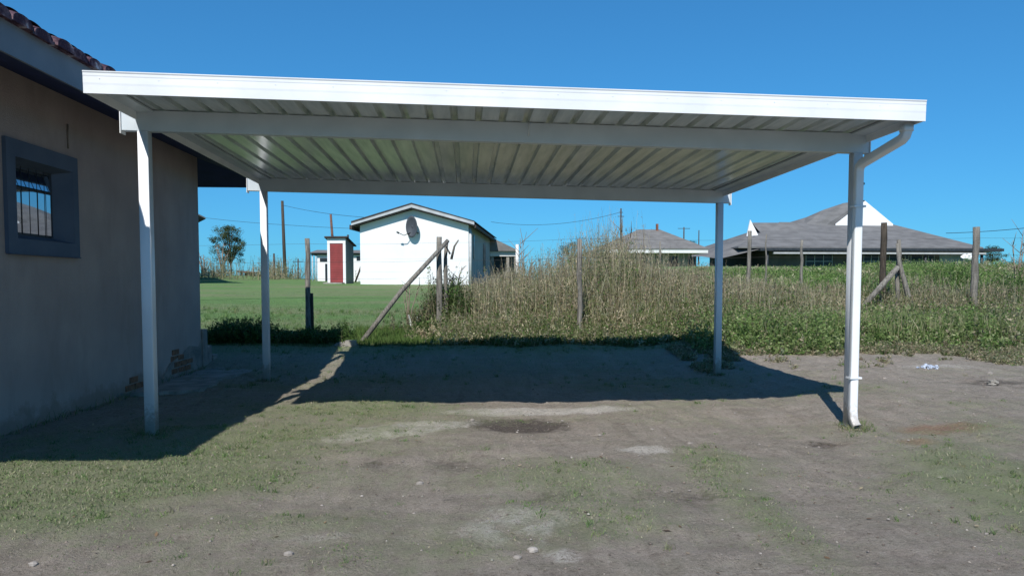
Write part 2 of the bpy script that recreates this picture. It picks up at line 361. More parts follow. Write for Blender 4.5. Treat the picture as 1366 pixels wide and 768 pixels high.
def stalks(veg, bx, by, h, colS, colL, leaves=10, w_=.006, leaf=(.03, .07), lean=.18, leafw=.35, tmin=.15, headcol=None, elm=.45):
    n = len(bx); z0 = height(bx, by) - .02
    P0 = np.stack([bx, by, z0], -1); ld = RNG.random(n) * 2 * np.pi; ln = lean * RNG.random(n) * h
    dv = np.stack([np.cos(ld) * ln, np.sin(ld) * ln, h], -1)
    bend = RNG.normal(0, .06, (n, 3)) * h[:, None]; bend[:, 2] = 0
    az = RNG.random(n) * 2 * np.pi; side = np.stack([np.cos(az), np.sin(az), 0 * az], -1)
    nodes = []
    for k, tt in enumerate((0, .35, .7, 1.)):
        c = P0 + dv * tt + bend * (4 * tt * (1 - tt)); ww = w_ * (1.15 - .9 * tt)
        nodes += [c - side * ww, c + side * ww]
    V = np.stack(nodes, 1).reshape(-1, 3); k = np.arange(n)[:, None] * 8
    T = np.concatenate([k + q for q in ([0, 1, 3], [0, 3, 2], [2, 3, 5], [2, 5, 4], [4, 5, 7], [4, 7, 6])])
    veg.add(V, T, np.repeat(colS, 8, 0))
    if leaves:
        m = n * leaves; si = np.repeat(np.arange(n), leaves); tt = tmin + (1 - tmin) * RNG.random(m) ** .8
        c = P0[si] + dv[si] * tt[:, None] + bend[si] * (4 * tt * (1 - tt))[:, None]
        a = RNG.random(m) * 2 * np.pi; el = RNG.normal(elm, .45, m)
        d = np.stack([np.cos(a) * np.cos(el), np.sin(a) * np.cos(el), np.sin(el)], -1)
        ln_ = (leaf[0] + (leaf[1] - leaf[0]) * RNG.random(m)) * (1.15 - .5 * tt)
        q = np.cross(d, RNG.normal(0, 1, (m, 3))); q /= np.linalg.norm(q, axis=1, keepdims=True) + 1e-9
        e = c + d * ln_[:, None]; mid = c + d * ln_[:, None] * .45; s_ = q * (ln_ * leafw / 2)[:, None]
        V = np.stack([c, mid + s_, e, mid - s_], 1).reshape(-1, 3); k = np.arange(m)[:, None] * 4
        T = np.concatenate([k + [0, 1, 2], k + [0, 2, 3]])
        CL = colL[si] * (1 + .3 * (RNG.random((m, 1)) - .5))
        if headcol is not None:
            hd = tt > .85; CL[hd] = headcol[si][hd] * (1 + .25 * (RNG.random((hd.sum(), 1)) - .5))
        veg.add(V, T, np.repeat(CL, 4, 0))

TAN = (.37, .32, .215); STRAW = (.52, .46, .32); OLIVE = (.155, .170, .078); GREEN = (.085, .150, .038); BRIGHT = (.150, .225, .070); DULL = (.075, .085, .045); BROWN = (.19, .15, .10); GREYG = (.225, .235, .145)

# tall dry weeds along and behind the fence: height follows the field, tallest on the rise behind the middle post
HX = [1.2, 1.9, 2.5, 3.2, 3.9, 4.65, 5.25, 5.9, 6.35, 6.9, 7.6, 8.2, 9.2, 11, 15, 20]
HH = [.25, .60, 1.0, 1.28, 1.55, 1.75, 2.2, 2.35, 1.72, 1.42, 1.32, 1.1, .80, .70, .85, 1.0]
def weed_h(x): return np.interp(x, HX, HH)
tw = Veg()
n = 24000
bx = 1.5 + 17.5 * RNG.random(n) ** .95; by = 7.0 + 6.5 * RNG.random(n) ** 1.25 * sst(12.0, 7.0, bx) ** .5 * 1. + 2.2 * RNG.random(n) * sst(7, 9, bx)
keep = (RNG.random(n) < sst(1.3, 3.2, bx) * .95 + .05) & (RNG.random(n) < np.where(bx > 8.0, .55, 1)) & (fbm(bx * .9, by * .9, 3) + .25 * RNG.random(n) > .45)
bx, by = bx[keep], by[keep]; n = len(bx)
front = sst(6.9, 8.4, by + .0)
hh_ = (1 - .22 * sst(9.5, 12.5, by)) * (.86 + .28 * fbm(bx * 1.9 + 40, by * 1.9, 3)) * weed_h(bx) * (.35 + .65 * front) * (.45 + .55 * RNG.random(n) ** .7) * (1 - .25 * sst(8.5, 12, by) * sst(8, 5, bx) * 0)
patch = fbm(bx * 1.1 + 30, by * 1.1, 3)
cS = pick([TAN, STRAW, BROWN, OLIVE], [4, 2.2, 2, 2], n); cL = pick([OLIVE, DULL, GREYG, TAN, GREEN, (.15, .17, .07)], [4, 1, 2.4, 1., 3., 5], n)
dry = (patch > .56)[:, None]; cL = np.where(dry & (RNG.random((n, 1)) < .65), pick([TAN, BROWN, GREYG, STRAW], [3, 2, 2, 1.], n), cL)
hd = pick([BROWN, TAN, GREYG, OLIVE], [2, 2, 2, 1], n)
stalks(tw, bx, by, hh_, cS * 1.1, cL * 1.3, 26, .0042, (.03, .11), .24, .20, .08, hd, .95)
# bare thin sticks standing above the rest
n = 1500; bx = 2.3 + 12 * RNG.random(n); by = 7.6 + 3.5 * RNG.random(n)
stalks(tw, bx, by, weed_h(bx) * (.8 + .35 * RNG.random(n)), pick([BROWN, TAN, STRAW], [2, 2, 2], n), pick([BROWN, TAN], [1, 1], n), 5, .005, (.02, .05), .15, .3, .6)
tag(tw.build('tall_weeds', LEAF), 'tall dry brown and olive weeds standing along the fence behind the carport', 'weeds', kind='stuff')

tv = Veg()
for cx, cyy, r_, h_, g_ in ((7.1, 7.3, .45, .75, 1), (3.3, 7.6, .4, .6, 1), (5.2, 7.7, .35, .8, 1), (8.6, 8.8, .7, 1.0, 1), (2.6, 8.9, .4, .9, 1), (6.1, 8.5, .4, 1.9, 0), (5.6, 8.7, .5, 2.15, 1), (5.9, 9.0, .6, 2.2, 1), (5.2, 8.6, .4, 1.95, 1), (5.45, 8.4, .5, 1.9, 0), (6.4, 9.2, .5, 1.9, 1), (4.4, 7.5, .4, .5, 0), (9.6, 9.3, .6, .9, 1), (13.9, 8.4, .5, 1.1, 1), (14.6, 9.3, .7, 1.3, 1), (15.5, 10, .8, 1.3, 1), (2.0, 7.9, .35, .5, 1), (3.9, 8.2, .5, 1.2, 1), (4.7, 8.9, .5, 1.5, 1), (6.7, 7.8, .5, 1.0, 1), (9.0, 10.6, .6, .7, 1), (10.2, 11.2, .7, .8, 0), (11.6, 10.8, .6, .7, 1), (12.6, 11.8, .7, .8, 1), (14, 12.2, .8, .9, 0), (13.4, 10.4, .5, .8, 1), (15.5, 12.6, .9, 1.1, 1), (8.1, 6.6, .35, .45, 1), (9.6, 6.4, .3, .4, 1), (11.2, 6.6, .35, .5, 0), (12.6, 6.9, .4, .5, 1), (7.3, 6.1, .3, .35, 1), (7.5, 8.2, .6, 1.2, 1), (11.3, 8.9, .45, 1.1, 1), (10.8, 8.6, .3, .8, 0), (12.4, 9.6, .6, 1.1, 1), (2.5, 8.1, .3, 1.5, 1), (2.2, 8.35, .25, 1.7, 1)):
    n = 130; a = RNG.random(n) * 6.28; q_ = r_ * np.sqrt(RNG.random(n)); bx = cx + q_ * np.cos(a); by = cyy + q_ * np.sin(a) * .7
    cl = pick([GREEN, (.06, .11, .03), OLIVE], [3, 2, 1], n) if g_ else pick([STRAW, TAN], [1, 1], n)
    stalks(tv, bx, by, h_ * (.45 + .55 * RNG.random(n)) * (1 - .45 * q_ / r_), cl * .8, cl, 18, .005, (.04, .10), .35, .5 if g_ else .2, .1)
n = 420; bx = 2.6 + 11.5 * RNG.random(n); by = 6.9 + 1.6 * RNG.random(n)
stalks(tv, bx, by, weed_h(bx) * (.35 + .5 * RNG.random(n)) * sst(6.4, 7.8, by), pick([STRAW, (.60, .54, .40)], [1, 1], n), pick([STRAW, TAN], [1, 1], n), 6, .006, (.04, .10), .9, .18, .5)
tag(tv.build('broad_weeds', LEAF), 'darker leafy clumps and pale bent stalks mixed through the weed belt', 'weeds', kind='stuff')

# low broken tangle at the foot of the weeds
fr = Veg()
n = 12000; bx = 2.0 + 6.6 * RNG.random(n); by = 6.35 + 1.5 * RNG.random(n) + .15 * np.sin(bx * 3)
keep = RNG.random(n) < sst(1.8, 3.2, bx); bx, by = bx[keep], by[keep]; n = len(bx)
cL = pick([OLIVE, GREEN, GREYG, STRAW, TAN, (.15, .2, .07)], [3, 5, 1.4, 1.2, 1.5, 4], n)
stalks(fr, bx, by, .12 + .42 * RNG.random(n) * sst(6.0, 7.3, by), pick([TAN, OLIVE, STRAW], [2, 2, 1], n), cL, 9, .004, (.03, .09), .6, .35, .1)
tag(fr.build('fallen_weeds', LEAF), 'tangled knee high weeds and dead stalks at the edge of the carport shadow', 'undergrowth', kind='stuff')

# lush green ground cover on the right
gc = Veg()
n = 15000; bx = 6.4 + 9 * RNG.random(n); by = 4.9 + 3.4 * RNG.random(n)
lo = 5.0 + .25 * np.sin(bx * 2.1) + .25 * sst(8, 10, bx) - .15 * sst(6.2, 7.3, bx) + .4 * sst(12, 14, bx)
keep = (by > lo + .3 * RNG.random(n)) & (RNG.random(n) < .5 + sst(.35, .6, fbm(bx * 2, by * 2, 3))); bx, by = bx[keep], by[keep]; n = len(bx)
lo = lo[keep]
h = (.06 + .55 * RNG.random(n) ** 1.8 * (.4 + 1.2 * fbm(bx * 1.7, by * 1.7, 3))) * (.35 + .65 * sst(0, 1.0, by - lo))
lush = sst(13, 11, bx) * sst(8.3, 6.8, by)
cL = np.where(RNG.random((n, 1)) < lush[:, None] * .85, pick([BRIGHT, GREEN, GREEN, (.20, .27, .10), (.27, .30, .15)], [3, 1.4, .4, 3, 1.4], n), pick([OLIVE, GREYG, TAN, GREEN], [3, 2, 2, 2], n))
stalks(gc, bx, by, h, cL * .9, cL, 9, .004, (.04, .10), .5, .45, .1)
n = 26000; bx = 8.6 + 6.5 * RNG.random(n); by = 5.3 + 3.6 * RNG.random(n)
kp = (fbm(bx * 1.5, by * 1.5 + 4, 3) > .40) & (by > 5.5 + .3 * RNG.random(n) + .5 * sst(12, 13.5, bx)); bx, by = bx[kp], by[kp]; n = len(bx)
V, T, C = unit_tris(np.stack([bx, by, height(bx, by) - .01], -1), .12 + .40 * RNG.random(n) ** 1.3, .009 + .006 * RNG.random(n), RNG.random(n) * 6.28, RNG.random(n) * .55, pick([GREEN, BRIGHT, (.19, .24, .09), STRAW, TAN], [2, 4, 3, 1.3, 1.2], n), pick([BRIGHT, (.24, .27, .13), STRAW], [2, 2, 1.6], n))
gc.add(V, T, C)
n = 22000; bx = 6.0 + 9 * RNG.random(n); by = 3.6 + 2.3 * RNG.random(n) ** .7
kp = fbm(bx * 2.5, by * 2.5 + 4, 3) > .40 + .24 * sst(5.4, 3.9, by); bx, by = bx[kp], by[kp]; n = len(bx)
stalks(gc, bx, by, .03 + .10 * RNG.random(n), pick([TAN, OLIVE], [1, 1], n), pick([OLIVE, TAN, GREYG, BROWN, GREEN], [2, 2, 2, 1, 1], n), 7, .003, (.025, .07), .9, .35, .0)
tag(gc.build('ground_cover', LEAF), 'bright green leafy ground cover beside the right carport post', 'ground cover', kind='stuff')

# rank green grass on the bank behind, thinning to dry grass
bk = Veg()
n = 34000; bx = 6.5 + 22 * RNG.random(n); by = 9 + 12 * RNG.random(n) ** .9
keep = (bx > 7.0 + .05 * (by - 9)) & (RNG.random(n) < .55 + fbm(bx, by, 3)); bx, by = bx[keep], by[keep]; n = len(bx)
gp = sst(.30, .46, fbm(bx * .45 + 3, by * .45, 3)) * sst(21, 17.5, bx) * sst(9.2, 10.5, by)
cL = np.where(RNG.random((n, 1)) < (.42 + .55 * gp)[:, None], pick([BRIGHT, GREEN, OLIVE], [3.5, 2.5, 1.], n), pick([TAN, GREYG, OLIVE, STRAW], [2, 2, 3, .8], n))
cL = cL * 1.25
stalks(bk, bx, by, (.18 + .42 * RNG.random(n)) * (1 - .62 * sst(11, 15, by)) + .3 * sst(15, 18, bx) * RNG.random(n), cL, cL, 5, .006, (.07, .18), .5, .22, .05)
tag(bk.build('bank_grass', LEAF), 'rank green and dry grass covering the bank below the big grey roofed building', 'grass', kind='stuff')

# lawn blades, nearest strip of the mown lawn
lw = Veg()
n = 90000; bx = -6.5 + 9.6 * RNG.random(n); by = 6.6 + 17 * RNG.random(n) ** 2.0
z = height(bx, by) - .005
V, T, C = unit_tris(np.stack([bx, by, z], -1), (.025 + .045 * RNG.random(n)) * (1 - .75 * sst(8, 20, by)), .006 + .006 * RNG.random(n), RNG.random(n) * 6.28, RNG.random(n) * .8, pick([(.125, .20, .085), (.16, .235, .10), (.20, .25, .125)], [4, 3, 1.4], n))
lw.add(V, T, C)
n = 15000; bx = .4 + 2.8 * RNG.random(n); by = 6.5 + 2.6 * RNG.random(n)
V, T, C = unit_tris(np.stack([bx, by, height(bx, by) - .005], -1), .05 + .12 * RNG.random(n), .007 + .007 * RNG.random(n), RNG.random(n) * 6.28, RNG.random(n) * .8, pick([(.07, .13, .03), (.10, .16, .04), (.14, .17, .06)], [4, 3, 1.], n))
lw.add(V, T, C)
n = 900; cx = -6 + 9.5 * RNG.random(n); cyy = 6.8 + 8 * RNG.random(n) ** 1.6; per = 14
bx = np.repeat(cx, per) + RNG.normal(0, .03, n * per); by = np.repeat(cyy, per) + RNG.normal(0, .03, n * per); sc = np.repeat(.05 + .13 * RNG.random(n) ** 2.2, per); n = len(bx)
V, T, C = unit_tris(np.stack([bx, by, height(bx, by) - .005], -1), sc * (.5 + .6 * RNG.random(n)), .007 + .006 * RNG.random(n), RNG.random(n) * 6.28, .2 + RNG.random(n) * .8, np.repeat(pick([(.09, .17, .05), (.13, .21, .07), (.22, .24, .12)], [3, 3, 1.4], 900), per, 0))
lw.add(V, T, C)
tag(lw.build('lawn_grass', GRASSM), 'short mown green grass of the lawn beyond the carport', 'grass', kind='stuff')

# short worn turf in the yard
yt = Veg()
def yard(n, x0, x1, y0, y1, hmin, hmax):
    bx = x0 + (x1 - x0) * RNG.random(n); by = y0 + (y1 - y0) * RNG.random(n)
    g = grass_mask(bx, by) + (fbm(bx * 5, by * 5, 3) - .5) * 1.0
    keep = RNG.random(n) < .75 * sst(.2, 1.15, g); bx, by, g = bx[keep], by[keep], np.clip(g[keep], 0, 1.2); m = len(bx)
    z = height(bx, by) + (fbm(bx * 11, by * 11, 3) - .5) * .034 + .016 * sst(.35, .7, grass_mask(bx, by) + (fbm(bx * 5, by * 5, 3) - .5) * .9) - .004
    V, T, C = unit_tris(np.stack([bx, by, z], -1), (hmin + (hmax - hmin) * RNG.random(m)) * (.5 + .5 * g), .0035 + .003 * RNG.random(m), RNG.random(m) * 6.28, .3 + RNG.random(m) * 1.1, pick([(.14, .21, .08), (.20, .25, .12), (.26, .27, .16), (.34, .31, .22)], [3.5, 3, 2.2, 1.6], m))
    yt.add(V, T, C)
yard(150000, -1.2, 5.5, -3.4, .5, .006, .020); yard(60000, -1.3, 9, .3, 3.5, .008, .026); yard(50000, 5.5, 10.5, -3.0, 5.2, .008, .028); yard(26000, -1.5, 8.6, 3.5, 6.9, .015, .06)
tag(yt.build('worn_turf', GRASSM), 'thin worn grass growing in patches on the bare earth yard', 'grass', kind='stuff')

# low dark shrubs in the house shadow, left of the fence post
lb = Veg()
n = 2600; bx = -3.6 + 4.1 * RNG.random(n); by = 6.7 + .85 * RNG.random(n)
hcl = .12 + .46 * fbm(bx * 1.8 + 7, by * 0 + 3, 2)
cL = pick([GREEN, (.04, .075, .02), OLIVE], [4, 3, 1], n)
stalks(lb, bx, by, hcl * (.5 + .6 * RNG.random(n)), cL * .8, cL, 14, .004, (.03, .065), .6, .6, .1)
tag(lb.build('dark_undergrowth', LEAF), 'low dark leafy growth in the house shadow at the lawn edge', 'undergrowth', kind='stuff')

# creeper and twiggy brush round the braced corner post
cb = Veg()
n = 420; bx = RNG.normal(2.15, .38, n); by = 8.15 + .5 * RNG.random(n)
cL = pick([GREEN, OLIVE, DULL, GREYG], [3, 2, 2, 1], n)
stalks(cb, bx, by, .35 + 1.05 * RNG.random(n) * np.exp(-((bx - 2.2) / .38) ** 2) + .1, pick([BROWN, TAN], [2, 1], n), cL, 16, .005, (.03, .07), .35, .45, .1)
tag(cb.build('creeper', LEAF), 'green creeper and twigs growing round the braced corner fence post', 'creeper', kind='stuff')

# dry grass on the far bank
dg = Veg()
n = 9000; bx = -34 + 42 * RNG.random(n); by = 40 + 9 * RNG.random(n)
cl = fbm(bx * .25, by * .1 + 9, 3); pp_ = 683 + (bx - CAM[0] - .0615 * (by - CAM[1])) / (by - CAM[1]) * F
keep = (cl > .38) & (bx < -1) & (RNG.random(n) < np.exp(-((pp_ - 285) / 28) ** 2) + .9 * np.exp(-((pp_ - 372) / 22) ** 2) + .05); bx, by, cl = bx[keep], by[keep], cl[keep]; n = len(bx)
cL = pick([TAN, GREYG, OLIVE, BROWN], [3, 3, 2, 1], n)
stalks(dg, bx, by, .25 + 1.3 * RNG.random(n) * sst(.42, .62, cl), cL, cL, 4, .018, (.12, .3), .3, .2, .1)
tag(dg.build('dry_bank_grass', LEAF), 'dry pale grass clumps on the far edge of the lawn', 'grass', kind='stuff')

def zyard(bx, by):
    return height(bx, by) + (fbm(bx * 11, by * 11, 3) - .5) * .034 * sst(30, 8, by) + .016 * sst(.35, .7, grass_mask(bx, by) + (fbm(bx * 5, by * 5, 3) - .5) * .9)
def octa(bx, by, s_, col, name, label, cat, flat=.6):
    n = len(bx); z = zyard(bx, by); c = np.stack([bx, by, z + s_ * flat * .25], -1)
    dirs = np.array([[1, 0, 0], [.31, .95, 0], [-.81, .59, 0], [-.81, -.59, 0], [.31, -.95, 0], [0, 0, 1.], [0, 0, -1.]])
    V = c[:, None] + dirs[None] * (s_[:, None, None] * (.55 + .8 * RNG.random((n, 7, 1)))) * np.array([1, 1, flat])
    k = np.arange(n)[:, None] * 7
    T = np.concatenate([k + [i, (i + 1) % 5, 5] for i in range(5)] + [k + [(i + 1) % 5, i, 6] for i in range(5)])
    o = np_mesh(name, V.reshape(-1, 3), T, GRASSM, np.repeat(col, 7, 0)); tag(o, label, cat, kind='stuff'); return o
n = 16000; bx = -1.2 + 11.5 * RNG.random(n); by = -3.4 + 9.2 * RNG.random(n) ** 1.3
kp = RNG.random(n) < .25 + .75 * sst(.5, .66, fbm(bx * 1.6 + 5, by * 1.6, 4)); bx, by = bx[kp], by[kp]; n = len(bx)
octa(bx, by, .002 + .009 * RNG.random(n) ** 4, pick([(.26, .22, .185), (.20, .165, .14), (.36, .31, .27), (.44, .40, .35)], [3, 2, 2, 1], n), 'soil_clods', 'small crumbs and clods of brown soil loose on the yard', 'soil')
tf = Veg()
def tufts(nc, x0, x1, y0, y1, hm, thr):
    cx = x0 + (x1 - x0) * RNG.random(nc); cyy = y0 + (y1 - y0) * RNG.random(nc)
    g = grass_mask(cx, cyy) + (fbm(cx * 3, cyy * 3, 3) - .5); kp = RNG.random(nc) < sst(thr, thr + .7, g) * .9 + .04; cx, cyy = cx[kp], cyy[kp]
    per = 16; bx = np.repeat(cx, per) + RNG.normal(0, .018, len(cx) * per); by = np.repeat(cyy, per) + RNG.normal(0, .018, len(cx) * per); n = len(bx)
    sc = np.repeat(.5 + RNG.random(len(cx)) ** 2, per)
    V, T, C = unit_tris(np.stack([bx, by, zyard(bx, by) - .004], -1), hm * sc * (.4 + .6 * RNG.random(n)), .003 + .003 * RNG.random(n), RNG.random(n) * 6.28, .3 + RNG.random(n) * .9, np.repeat(pick([(.11, .18, .06), (.15, .21, .08), (.24, .24, .14)], [3, 3, 1.5], len(cx)), per, 0))
    tf.add(V, T, C)
tufts(2600, -1.2, 9.5, -3.4, 2.5, .035, .3); tufts(1500, -1.0, 10, 2.5, 6.6, .06, .3)
for px_, py_ in ((0, 0), (6.1, 0), (0, 3.6), (6.1, 3.6), (6.05, -.15)):
    n = 260; a = RNG.random(n) * 6.28; q_ = .05 + .12 * RNG.random(n) ** 1.5; bx = px_ + q_ * np.cos(a); by = py_ + q_ * np.sin(a)
    V, T, C = unit_tris(np.stack([bx, by, zyard(bx, by) - .004], -1), .02 + .05 * RNG.random(n) ** 2, .003 + .003 * RNG.random(n), RNG.random(n) * 6.28, .3 + RNG.random(n) * .9, pick([(.12, .18, .06), (.22, .22, .13)], [1, 1], n)); tf.add(V, T, C)
n = 500; a = -1.24 + .08 * RNG.random(n); by = -2.2 + 7 * RNG.random(n)
V, T, C = unit_tris(np.stack([a, by, zyard(a, by) - .004], -1), .03 + .10 * RNG.random(n) ** 2, .004 + .004 * RNG.random(n), RNG.random(n) * 6.28, .3 + RNG.random(n) * .9, pick([(.12, .18, .06), (.22, .22, .13)], [1, 1], n)); tf.add(V, T, C)
tag(tf.build('grass_tufts', GRASSM), 'small separate tufts of grass standing up in the yard', 'grass', kind='stuff')
n = 900; bx = -1 + 11 * RNG.random(n); by = -3.2 + 9.5 * RNG.random(n); z = zyard(bx, by) + .004
a = RNG.random(n) * 6.28; L_ = (.006 + .022 * RNG.random(n) ** 2)[:, None]; d = np.stack([np.cos(a), np.sin(a), .3 * RNG.random(n)], -1); q_ = np.stack([-np.sin(a), np.cos(a), .4 * RNG.random(n)], -1); c = np.stack([bx, by, z], -1)
V = np.stack([c, c + d * L_ + q_ * L_ * .35, c + d * L_ * 2, c + d * L_ - q_ * L_ * .35], 1).reshape(-1, 3); k = np.arange(n)[:, None] * 4
tag(np_mesh('leaf_litter', V, np.concatenate([k + [0, 1, 2], k + [0, 2, 3]]), GRASSM, np.repeat(pick([(.22, .15, .09), (.38, .32, .22), (.10, .07, .05)], [2, 2, 1], n), 4, 0)), 'dead leaf scraps and straw bits scattered over the yard', 'leaf litter', kind='stuff')

# ------------------------------------------------------------------ pebbles
def pebbles():
    m = MB()
    rng = np.random.default_rng(3)
    pts = [(rng.uniform(-1, 9.5), rng.uniform(-3.2, 5.0), rng.uniform(.003, .010)) for _ in range(260)]
    for px, py, s in ((385, 740, .018), (1255, 640, .02), (800, 580, .015), (830, 565, .012), (630, 562, .015), (750, 560, .014), (710, 735, .022), (690, 745, .018), (920, 592, .02), (45, 755, .018), (1320, 508, .03), (1200, 500, .02), (1180, 515, .02), (560, 645, .02), (870, 572, .016), (1140, 470, .0)):
        p = atz(px, py); pts.append((p[0], p[1], s))
    for x, y, s in pts:
        if s <= 0: continue
        n = 7; rings = []; z = hz(x, y) + .003
        a0 = rng.random() * 6
        vs = []
        for j, (rr, zz) in enumerate(((1.0, -.3), (.95, .25), (.45, .6))):
            for k in range(n):
                q = rr * s * (1 + .35 * (rng.random() - .5)); a = a0 + k * 6.283 / n
                vs.append((x + q * math.cos(a) * 1.25, y + q * math.sin(a), z + zz * s))
        vs.append((x, y, z + .65 * s))
        fs = [(j * n + k, j * n + (k + 1) % n, (j + 1) * n + (k + 1) % n, (j + 1) * n + k) for j in range(2) for k in range(n)] + [(2 * n + k, 2 * n + (k + 1) % n, 3 * n) for k in range(n)]
        m.add(vs, fs)
    o = m.build('pebbles', mat('pebble', (.34, .31, .28), (.20, .18, .16), 6, .9))
    tag(o, 'small pale pebbles scattered over the bare earth yard', 'pebbles', kind='stuff')
pebbles()

def splash(M_, h0=.32, col_=(.26, .215, .175)):
    t_ = M_.node_tree; b_ = t_.nodes['Principled BSDF']; src = b_.inputs['Base Color'].links[0].from_socket
    tc_ = t_.nodes.new('ShaderNodeTexCoord'); sx_ = t_.nodes.new('ShaderNodeSeparateXYZ'); t_.links.new(tc_.outputs['Object'], sx_.inputs[0])
    n_ = t_.nodes.new('ShaderNodeTexNoise'); n_.inputs['Scale'].default_value = 28; n_.inputs['Detail'].default_value = 8; n_.inputs['Roughness'].default_value = .75; t_.links.new(tc_.outputs['Object'], n_.inputs['Vector'])
    a_ = t_.nodes.new('ShaderNodeMath'); a_.operation = 'MULTIPLY_ADD'; a_.inputs[1].default_value = -.5 / h0; a_.inputs[2].default_value = .45; t_.links.new(sx_.outputs[2], a_.inputs[0])
    c_ = t_.nodes.new('ShaderNodeMath'); c_.operation = 'ADD'; t_.links.new(a_.outputs[0], c_.inputs[0]); t_.links.new(n_.outputs[0], c_.inputs[1])
    r_ = t_.nodes.new('ShaderNodeValToRGB'); r_.color_ramp.elements[0].position = .55; r_.color_ramp.elements[1].position = .75; r_.color_ramp.elements[0].color = (0, 0, 0, 1); r_.color_ramp.elements[1].color = (.65, .65, .65, 1); t_.links.new(c_.outputs[0], r_.inputs[0])
    x_ = t_.nodes.new('ShaderNodeMix'); x_.data_type = 'RGBA'; t_.links.new(r_.outputs[0], x_.inputs[0]); t_.links.new(src, x_.inputs[6]); x_.inputs[7].default_value = (*col_, 1); t_.links.new(x_.outputs[2], b_.inputs['Base Color'])
splash(POSTW); splash(WHITE, .25)
# ================================================================== CARPORT
cp = thing('carport', 'white steel carport with four posts and ribbed flat roof beside the house', 'carport', (0, 0, 0))
DROP = .115 / 6.2; SLY = .045 / 3.6                                   # fall towards the right gutter end
X0, X1 = -.045, 6.135; YF, YB = -.83, 4.25
def rz(x, y=0): return 2.705 - DROP * (x - X0) - SLY * y           # underside of the sheeting / top of the beams
def sheared(m): m.v = [(x, y, z - DROP * (x - X0) - SLY * y) for x, y, z in m.v]; return m
pr = rrect(.043, .043, .008, 3)
for i, (x, y) in enumerate(((0, 0), (6.065, 0), (0, 3.6), (6.1, 3.6))):
    m = MB(); top = rz(x, y) - .171
    m.prism([(x + a, y + b_) for a, b_ in pr], 'z', -.15, top, True)
    p = m.build('post', POSTW, cp)
    f2 = MB(); f2.box((x - .058, y - .058, hz(x, y) - .03), (x + .058, y + .058, hz(x, y) + .006))
    f2.build('base_plate', ZINC, p, bevel=.002)
for y in (0, 3.6):
    m = MB(); m.prism([(y - .035, 2.535), (y + .035, 2.535), (y + .035, 2.703), (y - .035, 2.703)], 'x', -.17 if y == 0 else -.2, 6.165 if y == 0 else 6.24, False)
    sheared(m).build('beam', BEAM, cp, bevel=.004)
    for x in (-.17 if y == 0 else -.2, 6.24):
        pass
# beam end caps, a bright folded flange on the left ends
m = MB(); m.box((-.178, -.047, 2.51), (-.171, .047, 2.695)); sheared(m).build('end_cap', WHITE, cp)
m = MB(); m.box((-.208, 3.553, 2.51), (-.201, 3.647, 2.695)); sheared(m).build('end_cap', WHITE, cp)
m = MB(); m.box((6.166, -.047, 2.51), (6.173, .047, 2.695)); sheared(m).build('end_cap', WHITE, cp)
m = MB(); m.box((6.241, 3.553, 2.51), (6.248, 3.647, 2.695)); sheared(m).build('end_cap', WHITE, cp)
# ribbed sheet: trapezoid ribs running front to back
prof = []; x = X0 + .03; P_ = .2; n = int((X1 - X0 - .06) / P_)
while x < X1 - .05:
    prof += [(x, 0), (x + .138, 0), (x + .150, .042), (x + .188, .042)]
    x += P_
prof = [(u, 2.708 + v) for u, v in prof if u <= X1 - .01]
closed = prof + [(u, v + .003) for u, v in prof[::-1]]
m = MB(); nn = len(prof)
vs = [(u, YF + .02, v) for u, v in prof] + [(u, YB - .02, v) for u, v in prof]
m.add(vs, [(i, i + 1, nn + i + 1, nn + i) for i in range(nn - 1)])
sh = sheared(m).build('roof_sheet', WSHEET, cp)
so_ = sh.modifiers.new('thick', 'SOLIDIFY'); so_.thickness = .002; so_.offset = 1
# fascias: folded profile with a rolled top lip, a crease and a returned bottom lip
def fasc(sgn):
    return [(0, -.03), (-.012, -.03), (-.013, .03), (-.0145, .045), (-.0145, .088), (-.0165, .096), (-.017, .112), (-.022, .121), (-.022, .127), (0, .127)]
FP = [(u, v + 2.655) for u, v in fasc(1)]
m = MB(); m.prism([(YF + u, v) for u, v in FP], 'x', X0 - .02, X1 + .02); sheared(m).build('front_fascia', WHITE, cp)
m = MB(); m.prism([(YB - u, v) for u, v in FP], 'x', X0 - .02, X1 + .02); sheared(m).build('rear_fascia', WHITE, cp)
m = MB(); m.prism([(X0 + u * .9, v) for u, v in FP], 'y', YF + .002, YB - .002); sheared(m).build('side_fascia', WHITE, cp)
m = MB(); m.prism([(X1 - u * .9, v) for u, v in FP], 'y', YF + .002, YB - .002); sheared(m).build('side_fascia', WHITE, cp)
ff = [o for o in cp.children if o.name.startswith('front_fascia')][0]
for xj in ():
    m = MB(); zj = 2.655 - DROP * (xj - X0) - SLY * YF; m.box((xj - .025, YF - .0185, zj - .028), (xj + .025, YF - .0155, zj + .124)); m.box((xj + .026, YF - .0160, zj - .028), (xj + .028, YF - .0150, zj + .1)); m.build('lap_joint', WHITE, ff)
for k in range(15):
    xj = .05 + k * .41; zj = 2.655 - DROP * (xj - X0) - SLY * YF; m = MB(); m.tube([(xj, YF - .013, zj + .075), (xj, YF - .0175, zj + .075)], .0045, 6); m.build('screw', WHITE, ff)
# inner flashings under the sheet edge and front gutter floor
m = MB(); m.box((X0 + .004, YF + .003, 2.687), (X0 + .135, YB - .003, 2.7015)); sheared(m).build('edge_flashing', BEAM, cp)
zz = rz(X1)
m = MB(); m.box((X1 - .135, YF + .003, 2.687), (X1 - .004, YB - .003, 2.7015)); sheared(m).build('edge_flashing', BEAM, cp)
